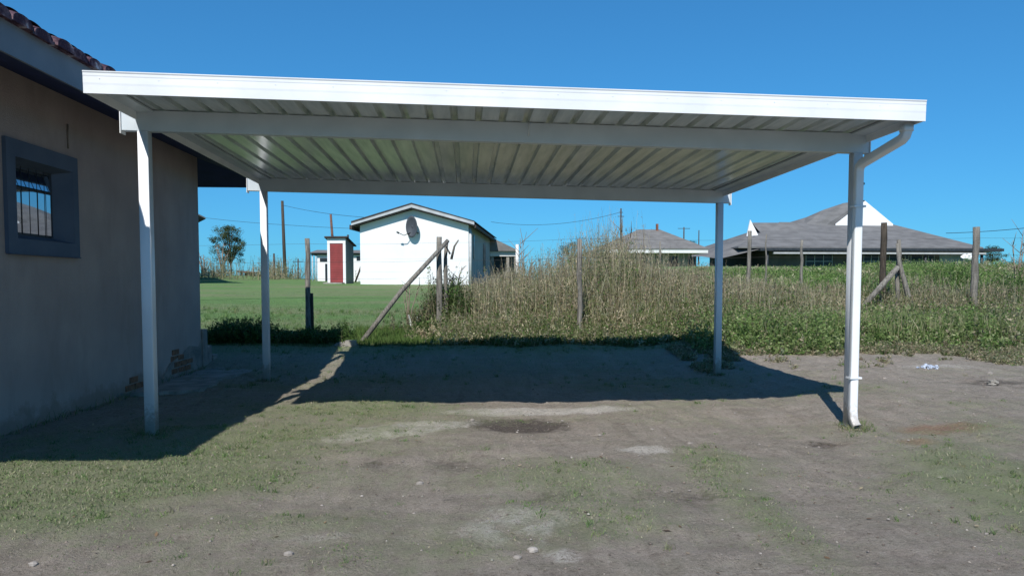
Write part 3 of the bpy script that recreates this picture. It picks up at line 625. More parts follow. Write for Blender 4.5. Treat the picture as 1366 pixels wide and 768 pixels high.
# downpipe
gp_ = MB(); rp = rrect(.034, .034, .012, 3)
ox, oy = 6.085, -.71
z1 = rz(ox) - .075
pp = [(ox, oy, z1 + .02), (ox, oy, z1 - .055), (ox - .002, oy + .012, z1 - .078), (ox - .005, oy + .05, z1 - .10), (6.050, -.135, 2.315), (6.047, -.10, 2.29), (6.046, -.090, 2.25), (6.045, -.087, 1.2), (6.043, -.085, .17), (6.043, -.095, .10), (6.045, -.125, .055), (6.047, -.16, .03)]
gp_.tube(pp, 1., prof=rp, smooth=True, cap=False)
dpo = gp_.build('downpipe', WHITE, cp)
dso = dpo.modifiers.new('thick', 'SOLIDIFY'); dso.thickness = .003; dso.offset = -1
m = MB(); m.tube([(ox, oy, z1 - .050), (ox, oy, z1 - .005)], 1., prof=rrect(.040, .040, .012, 3)); m.build('pipe_collar', WHITE, dpo)
for z in (.46, 1.95):
    m = MB(); m.box((6.043 - .042, -.130, z - .008), (6.043 + .042, -.127, z + .008)); m.box((6.043 - .050, -.130, z - .008), (6.043 - .042, -.05, z + .008)); m.box((6.043 + .042, -.130, z - .008), (6.043 + .054, -.05, z + .008)); m.build('pipe_strap', WHITE, dpo)
m = MB(); m.tube([(6.105, -.0, 2.16), (6.138, -.0, 2.16)], .005, 6); m.tube([(6.138, 0, 2.16), (6.146, 0, 2.16)], .011, 8); m.build('screw', DARKM, cp)
m = MB(); m.tube([(3.18, -.045, 2.53), (3.185, -.045, 2.64)], .004, 6); m.build('clip', WHITE, cp)

# ================================================================== HOUSE ON THE LEFT
_t = PLASTER.node_tree; _b = _t.nodes['Principled BSDF']; _src = _b.inputs['Base Color'].links[0].from_socket
_tc = _t.nodes.new('ShaderNodeTexCoord'); _sx = _t.nodes.new('ShaderNodeSeparateXYZ'); _t.links.new(_tc.outputs['Object'], _sx.inputs[0])
_n = _t.nodes.new('ShaderNodeTexNoise'); _n.inputs['Scale'].default_value = 5; _n.inputs['Detail'].default_value = 8; _n.inputs['Roughness'].default_value = .7; _t.links.new(_tc.outputs['Object'], _n.inputs['Vector'])
_a = _t.nodes.new('ShaderNodeMath'); _a.operation = 'MULTIPLY_ADD'; _a.inputs[1].default_value = -1.6; _a.inputs[2].default_value = .25; _t.links.new(_sx.outputs[2], _a.inputs[0])
_c = _t.nodes.new('ShaderNodeMath'); _c.operation = 'ADD'; _t.links.new(_a.outputs[0], _c.inputs[0]); _t.links.new(_n.outputs[0], _c.inputs[1])
_r = _t.nodes.new('ShaderNodeValToRGB'); _r.color_ramp.elements[0].position = .45; _r.color_ramp.elements[1].position = .62; _r.color_ramp.elements[0].color = (0, 0, 0, 1); _r.color_ramp.elements[1].color = (.6, .6, .6, 1); _t.links.new(_c.outputs[0], _r.inputs[0])
_x = _t.nodes.new('ShaderNodeMix'); _x.data_type = 'RGBA'; _t.links.new(_r.outputs[0], _x.inputs[0]); _t.links.new(_src, _x.inputs[6]); _x.inputs[7].default_value = (.20, .155, .12, 1)   # mud splashed on the foot of the wall
_n3 = _t.nodes.new('ShaderNodeTexNoise'); _n3.inputs['Scale'].default_value = 1.1; _n3.inputs['Detail'].default_value = 9; _n3.inputs['Roughness'].default_value = .72; _m3 = _t.nodes.new('ShaderNodeMapping'); _m3.inputs['Scale'].default_value = (1, 2.2, .7); _t.links.new(_tc.outputs['Object'], _m3.inputs[0]); _t.links.new(_m3.outputs[0], _n3.inputs['Vector'])
_r3 = _t.nodes.new('ShaderNodeValToRGB'); _r3.color_ramp.elements[0].position = .5; _r3.color_ramp.elements[1].position = .66; _r3.color_ramp.elements[0].color = (0, 0, 0, 1); _r3.color_ramp.elements[1].color = (.4, .4, .4, 1); _t.links.new(_n3.outputs[0], _r3.inputs[0])
_x3 = _t.nodes.new('ShaderNodeMix'); _x3.data_type = 'RGBA'; _t.links.new(_r3.outputs[0], _x3.inputs[0]); _t.links.new(_x.outputs[2], _x3.inputs[6]); _x3.inputs[7].default_value = (.27, .215, .19, 1); _t.links.new(_x3.outputs[2], _b.inputs['Base Color'])
WX = -1.30; EX = -.47; FB, FT = 2.85, 3.095; WY0, WY1 = -2.55, 4.9; HXL = -9.3; OV = WX - EX
hs = thing('house', 'taupe plastered house with clay tile roof and barred window left of the carport', 'house', (0, 0, 0))
wall = MB()
oy0, oy1, oz0, oz1 = .40, 1.34, 1.68, 2.39; ztop = 3.13; D = .10
def q(m, *p): m.add(p, [tuple(range(len(p)))])
def fx(m, x, y0, y1, z0, z1): q(m, (x, y0, z0), (x, y1, z0), (x, y1, z1), (x, y0, z1))
fx(wall, WX, WY0, oy0, -.3, ztop); fx(wall, WX, oy1, WY1, -.3, ztop); fx(wall, WX, oy0, oy1, -.3, oz0); fx(wall, WX, oy0, oy1, oz1, ztop)
for y in (WY0, WY1): q(wall, (WX, y, -.3), (HXL, y, -.3), (HXL, y, ztop), (WX, y, ztop))
fx(wall, HXL, WY0, WY1, -.3, ztop)
wo = wall.build('wall', PLASTER, hs)
# reveals, surround band
win = MB()
b_ = .10
o0, o1, p0, p1 = oy0 - .13, oy1 + .10, oz0 - .13, oz1 + .15
x1 = WX + .035
def frame(m, xa, xb, A, B):
    """ring between outer rect A and inner rect B, from x=xa (back) to xb (front)"""
    (a0, a1, c0, c1), (b0, b1, d0, d1) = A, B
    ou = [(a0, c0), (a1, c0), (a1, c1), (a0, c1)]; inn = [(b0, d0), (b1, d0), (b1, d1), (b0, d1)]
    vs = [(xb, y, z) for y, z in ou] + [(xb, y, z) for y, z in inn] + [(xa, y, z) for y, z in ou] + [(xa, y, z) for y, z in inn]
    fs = []
    for i in range(4):
        j = (i + 1) % 4; fs += [(i, j, 4 + j, 4 + i), (8 + i, 8 + j, j, i), (4 + i, 4 + j, 12 + j, 12 + i), (8 + i, 12 + i, 12 + j, 8 + j)]
    m.add(vs, fs)
frame(win, WX - .004, x1, (o0, o1, p0, p1), (oy0, oy1, oz0, oz1))
window = win.build('window', SLATE, hs)
rv = MB(); py0, py1, pz0, pz1 = .46, 1.17, 1.725, 2.345; xg = WX - D
O_ = [(x1 - .002, oy0 + .001, oz0 + .001), (x1 - .002, oy1 - .001, oz0 + .001), (x1 - .002, oy1 - .001, oz1 - .001), (x1 - .002, oy0 + .001, oz1 - .001)]
I_ = [(xg, py0, pz0), (xg, py1, pz0), (xg, py1, pz1), (xg, py0, pz1)]
rv.add(O_ + I_, [(i, (i + 1) % 4, 4 + (i + 1) % 4, 4 + i) for i in range(4)])
rv.build('reveal', SLATE, window)
fr_ = MB(); frame(fr_, xg - .02, xg + .008, (py0 - .004, py1 + .004, pz0 - .004, pz1 + .004), (py0 + .022, py1 - .022, pz0 + .022, pz1 - .022)); zt = 2.15
fr_.box((xg - .018, py0 + .022, zt - .014), (xg + .006, py1 - .022, zt + .014)); fr_.build('frame', DARKM, window)
pn = MB(); q(pn, (xg - .006, py0 + .02, pz0 + .02), (xg + .015, py1 - .02, pz0 + .02), (xg + .015, py1 - .02, zt - .012), (xg - .006, py0 + .02, zt - .012)); pn.build('pane', PANE, window)
pn = MB(); q(pn, (xg + .030, py0 + .024, zt + .016), (xg + .030, py1 - .024, zt + .016), (xg, py1 - .024, pz1 - .024), (xg, py0 + .024, pz1 - .024)); pn.build('pane', PANE, window)
bars = MB()
for k in range(6):
    y = py0 + .05 + k * (py1 - py0 - .10) / 5; bars.tube([(xg + .042, y, pz0 + .004), (xg + .042, y, pz1 - .004)], .003, 6)
bars.build('burglar_bars', DARKM, window)
sl = MB(); sl.box((WX + .002, o0 - .0, p0 - .012), (x1 + .012, o1, p0 - .001)); sl.build('sill', SLATE, window, bevel=.003)
# plaster stain, conduit on the wall
m = MB(); m.tube([(WX + .01, 1.32, 2.62), (WX + .012, 1.32, 2.86)], .008, 6); m.build('conduit', PLASTERW, hs)
# exposed brick courses where the plaster has come off
def bricks(y0, z0, rows, seed):
    rng = np.random.default_rng(seed); m = MB()
    for r_, (a, n_) in enumerate(rows):
        for k in range(n_):
            y = y0 + a + k * .232; z = z0 + r_ * .085; d = .006 + .012 * rng.random()
            m.box((WX - .01, y + .004, z + .005), (WX + d, y + .222, z + .075))
    return m.build('exposed_brick', BRICK, hs, bevel=.004)
bricks(2.42, .02, [(0, 2), (.11, 1)], 1)
bricks(3.75, .06, [(0, 4), (.1, 3), (0, 2), (.05, 1)], 2)
m = MB(); rng = np.random.default_rng(8)
yy = [3.45, 3.7, 4.1, 4.4, 4.75, 4.9]; zz_ = [.04, .22, .30, .40, .36, .46]
pts = [(WX + .012, a, b2) for a, b2 in zip(yy, zz_)]
m.add([(WX + .008, a, -.1) for a in yy] + [(WX + .008, a, b2) for a, b2 in zip(yy, zz_)], [(i, i + 1, 7 + i, 6 + i) for i in range(5)]); m.build('bare_render_patch', PLASTERW, hs)
# stepped masonry stub past the corner
st = MB()
for (a, b2, z1_) in ((4.9, 5.10, .60), (5.10, 5.28, .34), (5.34, 5.55, .18)): st.box((WX - .2, a, -.1), (WX + .03, b2 - .004, z1_))
so1 = st.build('masonry_stub', PLASTERW, hs, bevel=.012)
# roof: hip of wavy clay tiles, underside boards, fascia
RX0, RX1 = 2 * HXL - 2 * 0 - (-.25) if False else -10.35, EX; RY0, RY1 = -3.67, 6.1
PIT = .33; zE = FT - .005; half = (RY1 - RY0) / 2; zR = zE + PIT * half
cxm = (RX0 + RX1) / 2; cym = (RY0 + RY1) / 2
def slope(e0, e1, r0, r1, name, m_, off, wav, parent, nU=260, nT=15):
    e0, e1, r0, r1 = map(np.array, (e0, e1, r0, r1))
    V = []; 
    Lg = np.linalg.norm(e1 - e0); ax = (e1 - e0) / Lg
    for j in range(nT * 2 if wav else 2):
        if wav:
            row = j // 2; t = (row + (j % 2) * .999) / nT; lift = .028 if j % 2 == 0 else 0.
        else: t = j; lift = 0
        for i in range(nU + 1):
            s_ = i / nU; p = (e0 * (1 - t) + r0 * t) * (1 - s_) + (e1 * (1 - t) + r1 * t) * s_
            u = (p - e0) @ ax
            zz = off + lift
            if wav: zz += .026 * abs(math.sin(math.pi * u / .26)) ** .8 + .006 * math.sin(u * 7.3 + row * 2.1)
            V.append((p[0], p[1], p[2] + zz))
    n_ = nU + 1; rows = len(V) // n_
    Fc = [(j * n_ + i, j * n_ + i + 1, (j + 1) * n_ + i + 1, (j + 1) * n_ + i) for j in range(rows - 1) for i in range(nU)]
    mm = MB(); mm.add(V, Fc, False); o = mm.build(name, m_, parent)
    return o
c00, c10, c11, c01 = (RX0, RY0, zE), (RX1, RY0, zE), (RX1, RY1, zE), (RX0, RY1, zE)
rA, rB = (RX0 + half, cym, zR), (RX1 - half, cym, zR)
ofs = MB()
under = MB()
for a, b2, c, d in ((c10, c11, rB, rB), (c11, c01, rB, rA), (c01, c00, rA, rA), (c00, c10, rA, rB)):
    under.add([(p[0], p[1], p[2] - .035 - (.02)) for p in ((a, b2, c) if c == d else (a, b2, c, d))], [(0, 1, 2) if c == d else (0, 1, 2, 3)])
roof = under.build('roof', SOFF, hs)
slope(c10, c11, rB, rB, 'roof_tiles', TILE, .03, True, roof, 420)
slope(c11, c01, rB, rA, 'roof_tiles', TILE, .03, True, roof)
slope(c01, c00, rA, rA, 'roof_tiles', TILE, .03, True, roof)
slope(c00, c10, rA, rB, 'roof_tiles', TILE, .03, True, roof)
# tile noses: a thick scalloped lower edge along the visible eave
tn = MB(); y = RY0
while y < RY1 - .26:
    r_ = np.random.default_rng(int((y + 50) * 100)).random(3); s0 = .035 * r_[0] - .01
    ring = []
    for k in range(9):
        a = math.pi * k / 8; ring.append((y + .13 - .122 * math.cos(a) + .01 * r_[1], zE - .03 + .075 * math.sin(a) ** .7 + s0))
    inner = [(yy_ + (y + .13 - yy_) * .16, z_ - .017) for yy_, z_ in ring]
    vs = [(RX1 + .045 + .04 * r_[1], a, b2) for a, b2 in ring] + [(RX1 + .045 + .04 * r_[1], a, b2) for a, b2 in inner] + [(RX1 - .3, a, b2 + .11) for a, b2 in ring] + [(RX1 - .3, a, b2 + .11) for a, b2 in inner]
    fs = []
    for k in range(8): fs += [(k, 18 + k, 19 + k, k + 1)]
    fs += [tuple(range(9))]
    tn.add(vs, fs, False)
    tn.box((RX1 - .2, y + .0, zE - .02), (RX1 + .03 + .02 * r_[2], y + .26, zE + .018))
    y += .26
tn.build('eave_tiles', TILE, roof)
f_ = MB(); f_.box((RX1 - .022, RY0, FB), (RX1, RY1, FT)); f_.box((RX0, RY0, FB), (RX0 + .022, RY1, FT))
f_.box((RX0 + .024, RY0, FB), (RX1 - .024, RY0 + .022, FT - .002)); f_.box((RX0 + .024, RY1 - .022, FB), (RX1 - .024, RY1, FT - .002)); f_.build('fascia_board', FASC, roof)
# close the eave: underside between the fascia foot and the wall top follows the slope
sf = MB()
for a, b2, c, d in (((RX1 - .022, RY0 + .02, FB + .007), (RX1 - .022, RY1 - .02, FB + .007), (WX, WY1, ztop), (WX, WY0, ztop)),
                    ((RX1 - .022, RY1 - .02, FB + .007), (RX0 + .022, RY1 - .02, FB + .007), (HXL, WY1, ztop), (WX, WY1, ztop)),
                    ((RX0 + .022, RY0 + .02, FB + .007), (RX1 - .022, RY0 + .02, FB + .007), (WX, WY0, ztop), (HXL, WY0, ztop)),
                    ((RX0 + .022, RY1 - .02, FB + .007), (RX0 + .022, RY0 + .02, FB + .007), (HXL, WY0, ztop), (HXL, WY1, ztop))):
    sf.add([a, b2, c, d], [(0, 1, 2, 3)])
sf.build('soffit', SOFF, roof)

# rough concrete apron along the wall
m = MB(); rng = np.random.default_rng(4)
out = [(-1.3, 2.3), (-.9, 2.35), (-.55, 2.6), (-.5, 3.1), (-.62, 3.6), (-.45, 4.3), (-.5, 5.2), (-.7, 6.0), (-1.3, 6.2)]
pts2 = []
for i in range(len(out) - 1):
    for k in range(6):
        t_ = k / 6; pts2.append((out[i][0] * (1 - t_) + out[i + 1][0] * t_ + rng.normal(0, .02), out[i][1] * (1 - t_) + out[i + 1][1] * t_ + rng.normal(0, .02)))
m.prism(pts2, 'z', -.1, .03); ap = m.build('concrete_apron', CONC); tag(ap, kind='structure')

# ================================================================== YARD LITTER
def brick_thing(px, py, rzv, label):
    p = atz(px, py); m = MB(); m.box((-.11, -.052, 0), (.11, .052, .073)); o = m.build('brick', BRICK, None, (p[0], p[1], hz(p[0], p[1]) - .006), .006)
    o.rotation_euler = (0, 0, rzv); tag(o, label, 'brick')
p = atz(1240, 494, .1); m = MB(); rng = np.random.default_rng(21)
def crumple(m, cx, cy, cz, r, s, flat=.5):
    rg = np.random.default_rng(s); nU, nV = 14, 8; vs = []
    for j in range(nV + 1):
        for i in range(nU):
            a, e = 2 * math.pi * i / nU, -math.pi / 2 + math.pi * j / nV; rr = r * (.6 + .7 * rg.random())
            vs.append((cx + rr * math.cos(a) * math.cos(e), cy + rr * math.sin(a) * math.cos(e), cz + flat * rr * math.sin(e)))
    m.add(vs, [(j * nU + i, j * nU + (i + 1) % nU, (j + 1) * nU + (i + 1) % nU, (j + 1) * nU + i) for j in range(nV) for i in range(nU)])
m.add([(.13, .1, .0), (.24, .16, .01), (.2, .26, .05), (.1, .22, .06)], [(0, 1, 2, 3)]); crumple(m, 0, 0, .03, .045, 5, 1.); crumple(m, .10, -.05, .03, .04, 6, 1.1); crumple(m, -.09, .06, .02, .045, 9, .9); crumple(m, -.02, .09, .05, .035, 10, 1.2); crumple(m, -.19, .08, .02, .03, 12)
o = m.build('plastic_bag', PLASTIC, None, (p[0], p[1], hz(p[0], p[1]))); o.scale = (.7, .7, .7); tag(o, 'crumpled whitish plastic bag lying on bare soil right of the downpipe', 'plastic bag')
p = atz(1325, 512, .1); m = MB(); crumple(m, 0, 0, .02, .06, 15, .6); o = m.build('stone', CONC, None, (p[0], p[1], hz(p[0], p[1]))); tag(o, 'pale stone at the right edge of the dirt yard', 'stone')
x_, y_ = .55, 6.55
m = MB(); rng = np.random.default_rng(30)
for k in range(9):
    ax_, ay_ = rng.uniform(-.28, .22), rng.uniform(-.10, .12); s_ = rng.uniform(.04, .08)
    crumple(m, ax_, ay_, s_ * .5, s_, 40 + k, .8)
m.box((.02, -.12, 0), (.20, 0, .13))
o = m.build('concrete_rubble', CONC, None, (x_, y_, hz(x_, y_) - .01)); tag(o, 'heap of broken concrete at the foot of the leaning fence strut', 'rubble')
x_, y_ = 1.62, 8.35
m = MB(); m.tube([(0, 0, 0), (-.07, 0, .22), (-.11, 0, .42)], [.035, .03, .012], 6); m.tube([(.01, 0, 0), (.04, .01, .2), (.06, 0, .38)], [.03, .025, .01], 6)
o = m.build('split_stump', mat('bleached_wood', (.55, .56, .52), (.32, .34, .30), 9, .9), None, (x_, y_, hz(x_, y_) - .03)); tag(o, 'pale bleached forked stump standing in the grass left of the weeds', 'stump')

# ================================================================== FENCE
fe = thing('wire_fence', 'old wire fence on weathered wooden posts between yard and lawn', 'fence', (0, 8, 0))
def pole(m, x, y, z0, z1, r, lx=0., ly=0., wob=.012, seg=9, taper=.88):
    rg = np.random.default_rng(int(abs(x * 131 + y * 17)) + 3); k = 7; pts = []
    for i in range(k + 1):
        t_ = i / k; pts.append((x + lx * t_ + rg.normal(0, wob), y + ly * t_ + rg.normal(0, wob), z0 + (z1 - z0) * t_))
    m.tube(pts, [r * (1 - (1 - taper) * i / k) * (1 + .05 * rg.normal()) for i in range(k + 1)], seg)
def fpost(x, ztop_, r, y=8., label=None, mt=WOOD, lx=0.):
    m = MB(); pole(m, x, y - 8, hz(x, y) - .3, ztop_, r, lx); o = m.build('fence_post', mt, fe)
    if label: o['label'] = label
    return o
fe.location = (0, 8, 0)
fpost(-.37, 2.14, .055, label='grey split topped fence post with a dark shaded foot')
m = MB(); m.tube([(-.30, .03, hz(-.3, 8)), (-.31, .03, 1.1)], .03, 6); m.build('prop_stick', WOODD, fe)
fpost(2.13, 2.18, .062, label='corner post with a long leaning strut')
fpost(2.28, 2.12, .042, y=8.12, lx=-.03)
m = MB(); m.tube([(2.36, .05, 1.75), (2.42, .04, 2.0), (2.50, .0, 2.12)], [.03, .022, .015], 6); m.tube([(2.34, 0, 1.85), (2.26, -.02, 2.0)], [.02, .012], 6); m.build('snapped_branch', WOOD, fe)
m = MB(); zb = hz(.72, 7.1); m.tube([(.72, -1.05, zb - .05), (1.45, -.5, (zb + 2.05) / 2 + .02), (2.3, -.06, 2.11)], [.048, .044, .04], 9); m.build('strut', WOOD, fe)
fpost(4.72, 2.09, .05, y=7.05, lx=-.02)
fpost(12.9, 2.42, .072, y=8., label='thick pale round fence post')
# wires
def wire_pts(xs, ys, z, sag=.02):
    out = []
    for (xa, ya), (xb, yb) in zip(list(zip(xs, ys))[:-1], list(zip(xs, ys))[1:]):
        for k in range(8):
            t_ = k / 8; out.append((xa + (xb - xa) * t_, ya + (yb - ya) * t_ - 8, z(xa + (xb - xa) * t_) - sag * 4 * t_ * (1 - t_)))
    out.append((xs[-1], ys[-1] - 8, z(xs[-1]))); return out
wx = [-7.5, -.37, 2.13, 4.72, 8.6, 12.9, 17.5]; wy = [8.05, 7.94, 7.92, 6.99, 7.95, 7.91, 8]
for base in (2.04, 1.70, 1.38, 1.02):
    m = MB(); m.tube(wire_pts(wx, wy, lambda x: base + .012 * x), .0018, 4); m.build('wire', WIRE, fe)

f2_ = thing('broken_fence', 'collapsing dark fence posts with crossed braces below the big grey roof', 'fence', (11, 9, 0))
def fp2(x, y, z1, r, mt, lx=0., label=None):
    m = MB(); pole(m, x - 11, y - 9, hz(x, y) - .3, z1, r, lx); o = m.build('fence_post', mt, f2_)
    if label: o['label'] = label
a = at(1180, 297, 9.0); fp2(a[0], 9.0, a[2], .075, WOODD, label='thick dark square topped post')
a = at(1199, 320, 8.4); fp2(a[0], 8.4, a[2], .045, WOOD, .0)
a = at(1200, 352, 8.3); c = at(1226, 432, 8.1)
m = MB(); m.tube([(at(1197, 325, 8.35)[0] - 11, -.65, at(1197, 325, 8.35)[2]), (a[0] - 11, -.7, a[2]), (at(1212, 395, 8.2)[0] - 11, -.8, at(1212, 395, 8.2)[2]), (c[0] - 11, -.9, c[2] - .1)], [.03, .045, .05, .05], 8); m.build('strut', WOOD, f2_)
a = at(1198, 356, 8.25); c = at(1140, 415, 8.25)
m = MB(); m.tube([(a[0] - 11, -.75, a[2]), (c[0] - 11, -.75, c[2] - .1)], [.055, .06], 8); m.build('strut', WOOD, f2_)

f3_ = thing('field_fence', 'thin grey field fence posts standing in weeds behind the right rear post', 'fence', (10, 12, 0))
for px, pyt, r in ((1000, 308, .055), (1070, 320, .04), (1022, 312, .02)):
    a = at(px, pyt, 12.); m = MB(); pole(m, a[0] - 10, 0, hz(a[0], 12) - .3, a[2], r); m.build('fence_post', WOOD, f3_)
m = MB(); m.tube([(at(1000, 330, 12)[0] - 10, -.06, at(1000, 330, 12)[2]), (at(1070, 330, 12)[0] - 10, -.06, at(1070, 330, 12)[2])], .003, 5); m.build('wire', WIRE, f3_)
for i, (px, pyt, Y, lab) in enumerate(((880, 322, 10.5, 'thin bleached stake in the tall weeds in front of the small hipped roof'), (847, 345, 9.5, 'short pale stake deep in the weeds right of the middle fence post'))):
    a = at(px, pyt, Y); m = MB(); g0 = hz(a[0], Y); pole(m, 0, 0, -.3, a[2] - g0, .022, .02); o = m.build('stake', WOOD, None, (a[0], Y, g0)); tag(o, lab, 'stake')

# ================================================================== FAR BUILDINGS
def local(P, o, a):
    """world point to a thing's local frame"""
    dx, dy = P[0] - o[0], P[1] - o[1]; return (dx * math.cos(a) + dy * math.sin(a), -dx * math.sin(a) + dy * math.cos(a), P[2] - o[2])

# white gabled house
Y0 = 30.; pL = at(481, 378, Y0); pR = at(625, 380, Y0); wid = pR[0] - pL[0]
ang = -math.atan2(742 - 622, F) - 0.0
z0 = min(hz(pL[0], Y0), pL[2]) - .4
gh = thing('gabled_house', 'white gabled house with a satellite dish on its lawn side wall', 'house', (pL[0], Y0, z0), ang)
def loc_y0(px, py):      # point of the front plane of the house (local y = 0) seen at a pixel
    d = FW + RT * (px - 683) / F + UP * (CY - py) / F
    n = np.array([-math.sin(ang), math.cos(ang), 0]); o = np.array([pL[0], Y0, z0]); t_ = ((o - CAM) @ n) / (d @ n); return local(CAM + d * t_, o, ang)
A = loc_y0(481, 300); B = loc_y0(625, 300); Ap = loc_y0(551, 279); W_ = B[0]; hE = (A[2] + B[2]) / 2 - .02; hA = Ap[2] - .03; xa = Ap[0]
LEN = 12.5
m = MB(); m.prism([(0, 0), (W_, 0), (W_, hE), (xa, hA), (0, hE)], 'y', 0, .2); m.build('gable_wall', WWALL, gh)
m = MB(); m.box((W_ - .18, .2, 0), (W_, LEN, hE)); m.build('side_wall', SHADE_GWALL, gh)  # white wall turned from the sun, its shade painted in as grey
m = MB(); m.box((0, .2, 0), (.18, LEN, hE)); m.prism([(0.18, 0), (W_ - .18, 0), (W_ - .18, hE), (xa, hA), (0.18, hE)], 'y', LEN - .2, LEN); m.build('wall', WWALL2, gh)
ovx = .32; th = .12
def roofslab(m, xe, xr, he, ha, y0, y1, th):
    m.prism([(xe, he), (xr, ha), (xr, ha + th), (xe, he + th)], 'y', y0, y1)
sl_ = (hA - hE) / xa; slr = (hA - hE) / (W_ - xa)
m = MB(); roofslab(m, -ovx, xa - .002, hE - sl_ * ovx + .01, hA + .01, -.35, LEN + .3, th); roofslab(m, W_ + ovx, xa + .002, hE - slr * ovx + .01, hA + .01, -.35, LEN + .3, th)
rf = m.build('roof', ROOFD, gh)
m = MB(); m.prism([(-ovx, hE - sl_ * ovx + .07), (xa, hA + .07), (W_ + ovx, hE - slr * ovx + .07), (W_ + ovx, hE - slr * ovx + .22), (xa, hA + .23), (-ovx, hE - sl_ * ovx + .19)], 'y', -.40, -.352); m.build('barge_board', mat('grey_barge', (.42, .44, .46), (.34, .36, .38), 3, .7), rf)  # raised so the dark slab edge below stands in for the verge shadow
m = MB(); m.prism([(-ovx, hE - sl_ * ovx + .191), (xa, hA + .231), (W_ + ovx, hE - slr * ovx + .221), (W_ + ovx, hE - slr * ovx + .26), (xa, hA + .29), (-ovx, hE - sl_ * ovx + .27)], 'y', -.42, LEN + .35); m.build('ridge_sheet', ROOFD, rf)
m = MB(); m.box((-ovx - .1, -.36, hE - sl_ * ovx - .12), (-ovx + .02, LEN, hE - sl_ * ovx + .10)); m.build('gutter', ROOFD, rf)
m = MB(); m.box((W_ + ovx - .02, -.3, hE - slr * ovx - .06), (W_ + ovx + .08, LEN, hE - slr * ovx + .08)); m.build('gutter', ROOFD, rf)
m = MB(); m.box((W_ + .001, 1.9, 1.7), (W_ + .03, 2.5, hE - .35)); m.build('window', DGLASS, gh)
m = MB(); m.box((W_ + .001, 7.0, 1.1), (W_ + .03, 8.3, hE - .5)); m.build('window', DGLASS, gh)
m = MB(); m.tube([(W_ + .07, .12, .2), (W_ + .07, .12, hE - .15)], .07, 8); m.build('drainpipe', mat('pale_pipe', (.5, .52, .53), (.4, .42, .43), 5, .6), gh)
for zq in (1.0, 1.62):      # faint plaster joints
    m = MB(); m.box((.0, -.006, zq), (W_, .0, zq + .012)); m.build('plaster_joint', WWALL2, gh)
# satellite dish
dp = loc_y0(551, 303); dw = Vector((pL[0], Y0, z0)) + Matrix.Rotation(ang, 3, 'Z') @ Vector((dp[0], -.24, dp[2]))
dish = thing('satellite_dish', 'grey satellite dish mounted high on the white gable wall', 'satellite dish', dw, ang - .30)
m = MB(); vs = []; nR, nA = 5, 24
for j in range(nR + 1):
    for k in range(nA):
        rr = j / nR; a_ = 2 * math.pi * k / nA; vs.append((.31 * rr * math.cos(a_), -.30 * rr * rr * .35 + .05, .52 * rr * math.sin(a_)))
m.add(vs, [(j * nA + k, j * nA + (k + 1) % nA, (j + 1) * nA + (k + 1) % nA, (j + 1) * nA + k) for j in range(nR) for k in range(nA)], True)
dd = m.build('dish', DISH, dish); s__ = dd.modifiers.new('thick', 'SOLIDIFY'); s__.thickness = .02
m = MB(); m.tube([(-.05, .04, -.25), (-.3, -.25, -.42), (-.5, -.45, -.30)], .018, 6); m.build('arm', DARKM, dish)
m = MB(); m.tube([(-.48, -.42, -.32), (-.56, -.50, -.26)], [.05, .035], 8); m.build('receiver', DARKM, dish)
m = MB(); m.tube([(0, .06, -.05), (.12, .2, -.25), (.2, .28, -.3)], .03, 8); m.build('wall_bracket', DARKM, dish)

# extension right of the gabled house
Y1 = 41.
def wbox(px0, px1, pyt, pyb, Y, dep):  # helper: world rectangle facing the yard
    a_, b_2 = at(px0, pyt, Y), at(px1, pyb, Y); return a_[0], b_2[0], a_[2], b_2[2]
xa0, xb0, zt_, zb_ = wbox(655, 688, 335, 372, Y1, 3)
ex = thing('porch_building', 'small grey building with a columned porch behind the white gabled house', 'outbuilding', (xa0, Y1, zb_ - .5), 0)
w_, h_ = xb0 - xa0, zt_ - zb_ + .5
m = MB(); m.box((0, .9, 0), (w_, 4, h_)); m.build('wall', mat('grey_block_wall', (.22, .22, .21), (.14, .14, .14), 2, .9, .3, 6), ex)
for k, xx in enumerate((.0, w_ * .62, w_ - .1)):
    m = MB(); m.box((xx, .0, 0), (xx + .18, .18, h_ - .1)); m.build('column', CONC, ex)
m = MB(); m.box((-.1, -.05, h_ - .32), (w_ + .15, .0 - .001, h_ - .02)); m.build('fascia_board', WWALL2, ex)
m = MB(); m.prism([(-.25, h_), (w_ + .25, h_), (w_ * .15, h_ + .75), (-.25, h_ + .75)], 'y', -.3, 4.2); m.build('roof', ROOFG, ex)
m = MB(); m.box((w_ * .1, .86, h_ * .25), (w_ * .55, .899, h_ - .35)); m.build('window', DGLASS, ex)
a = at(690, 335, 38); m = MB(); m.tube([(0, 0, -.5), (0, 0, at(690, 326, 38)[2] - at(690, 370, 38)[2])], .10, 8); o = m.build('pillar', WWALL2, None, (a[0], 38, at(690, 370, 38)[2])); tag(o, 'white pillar at the right end of the porch building', 'pillar')

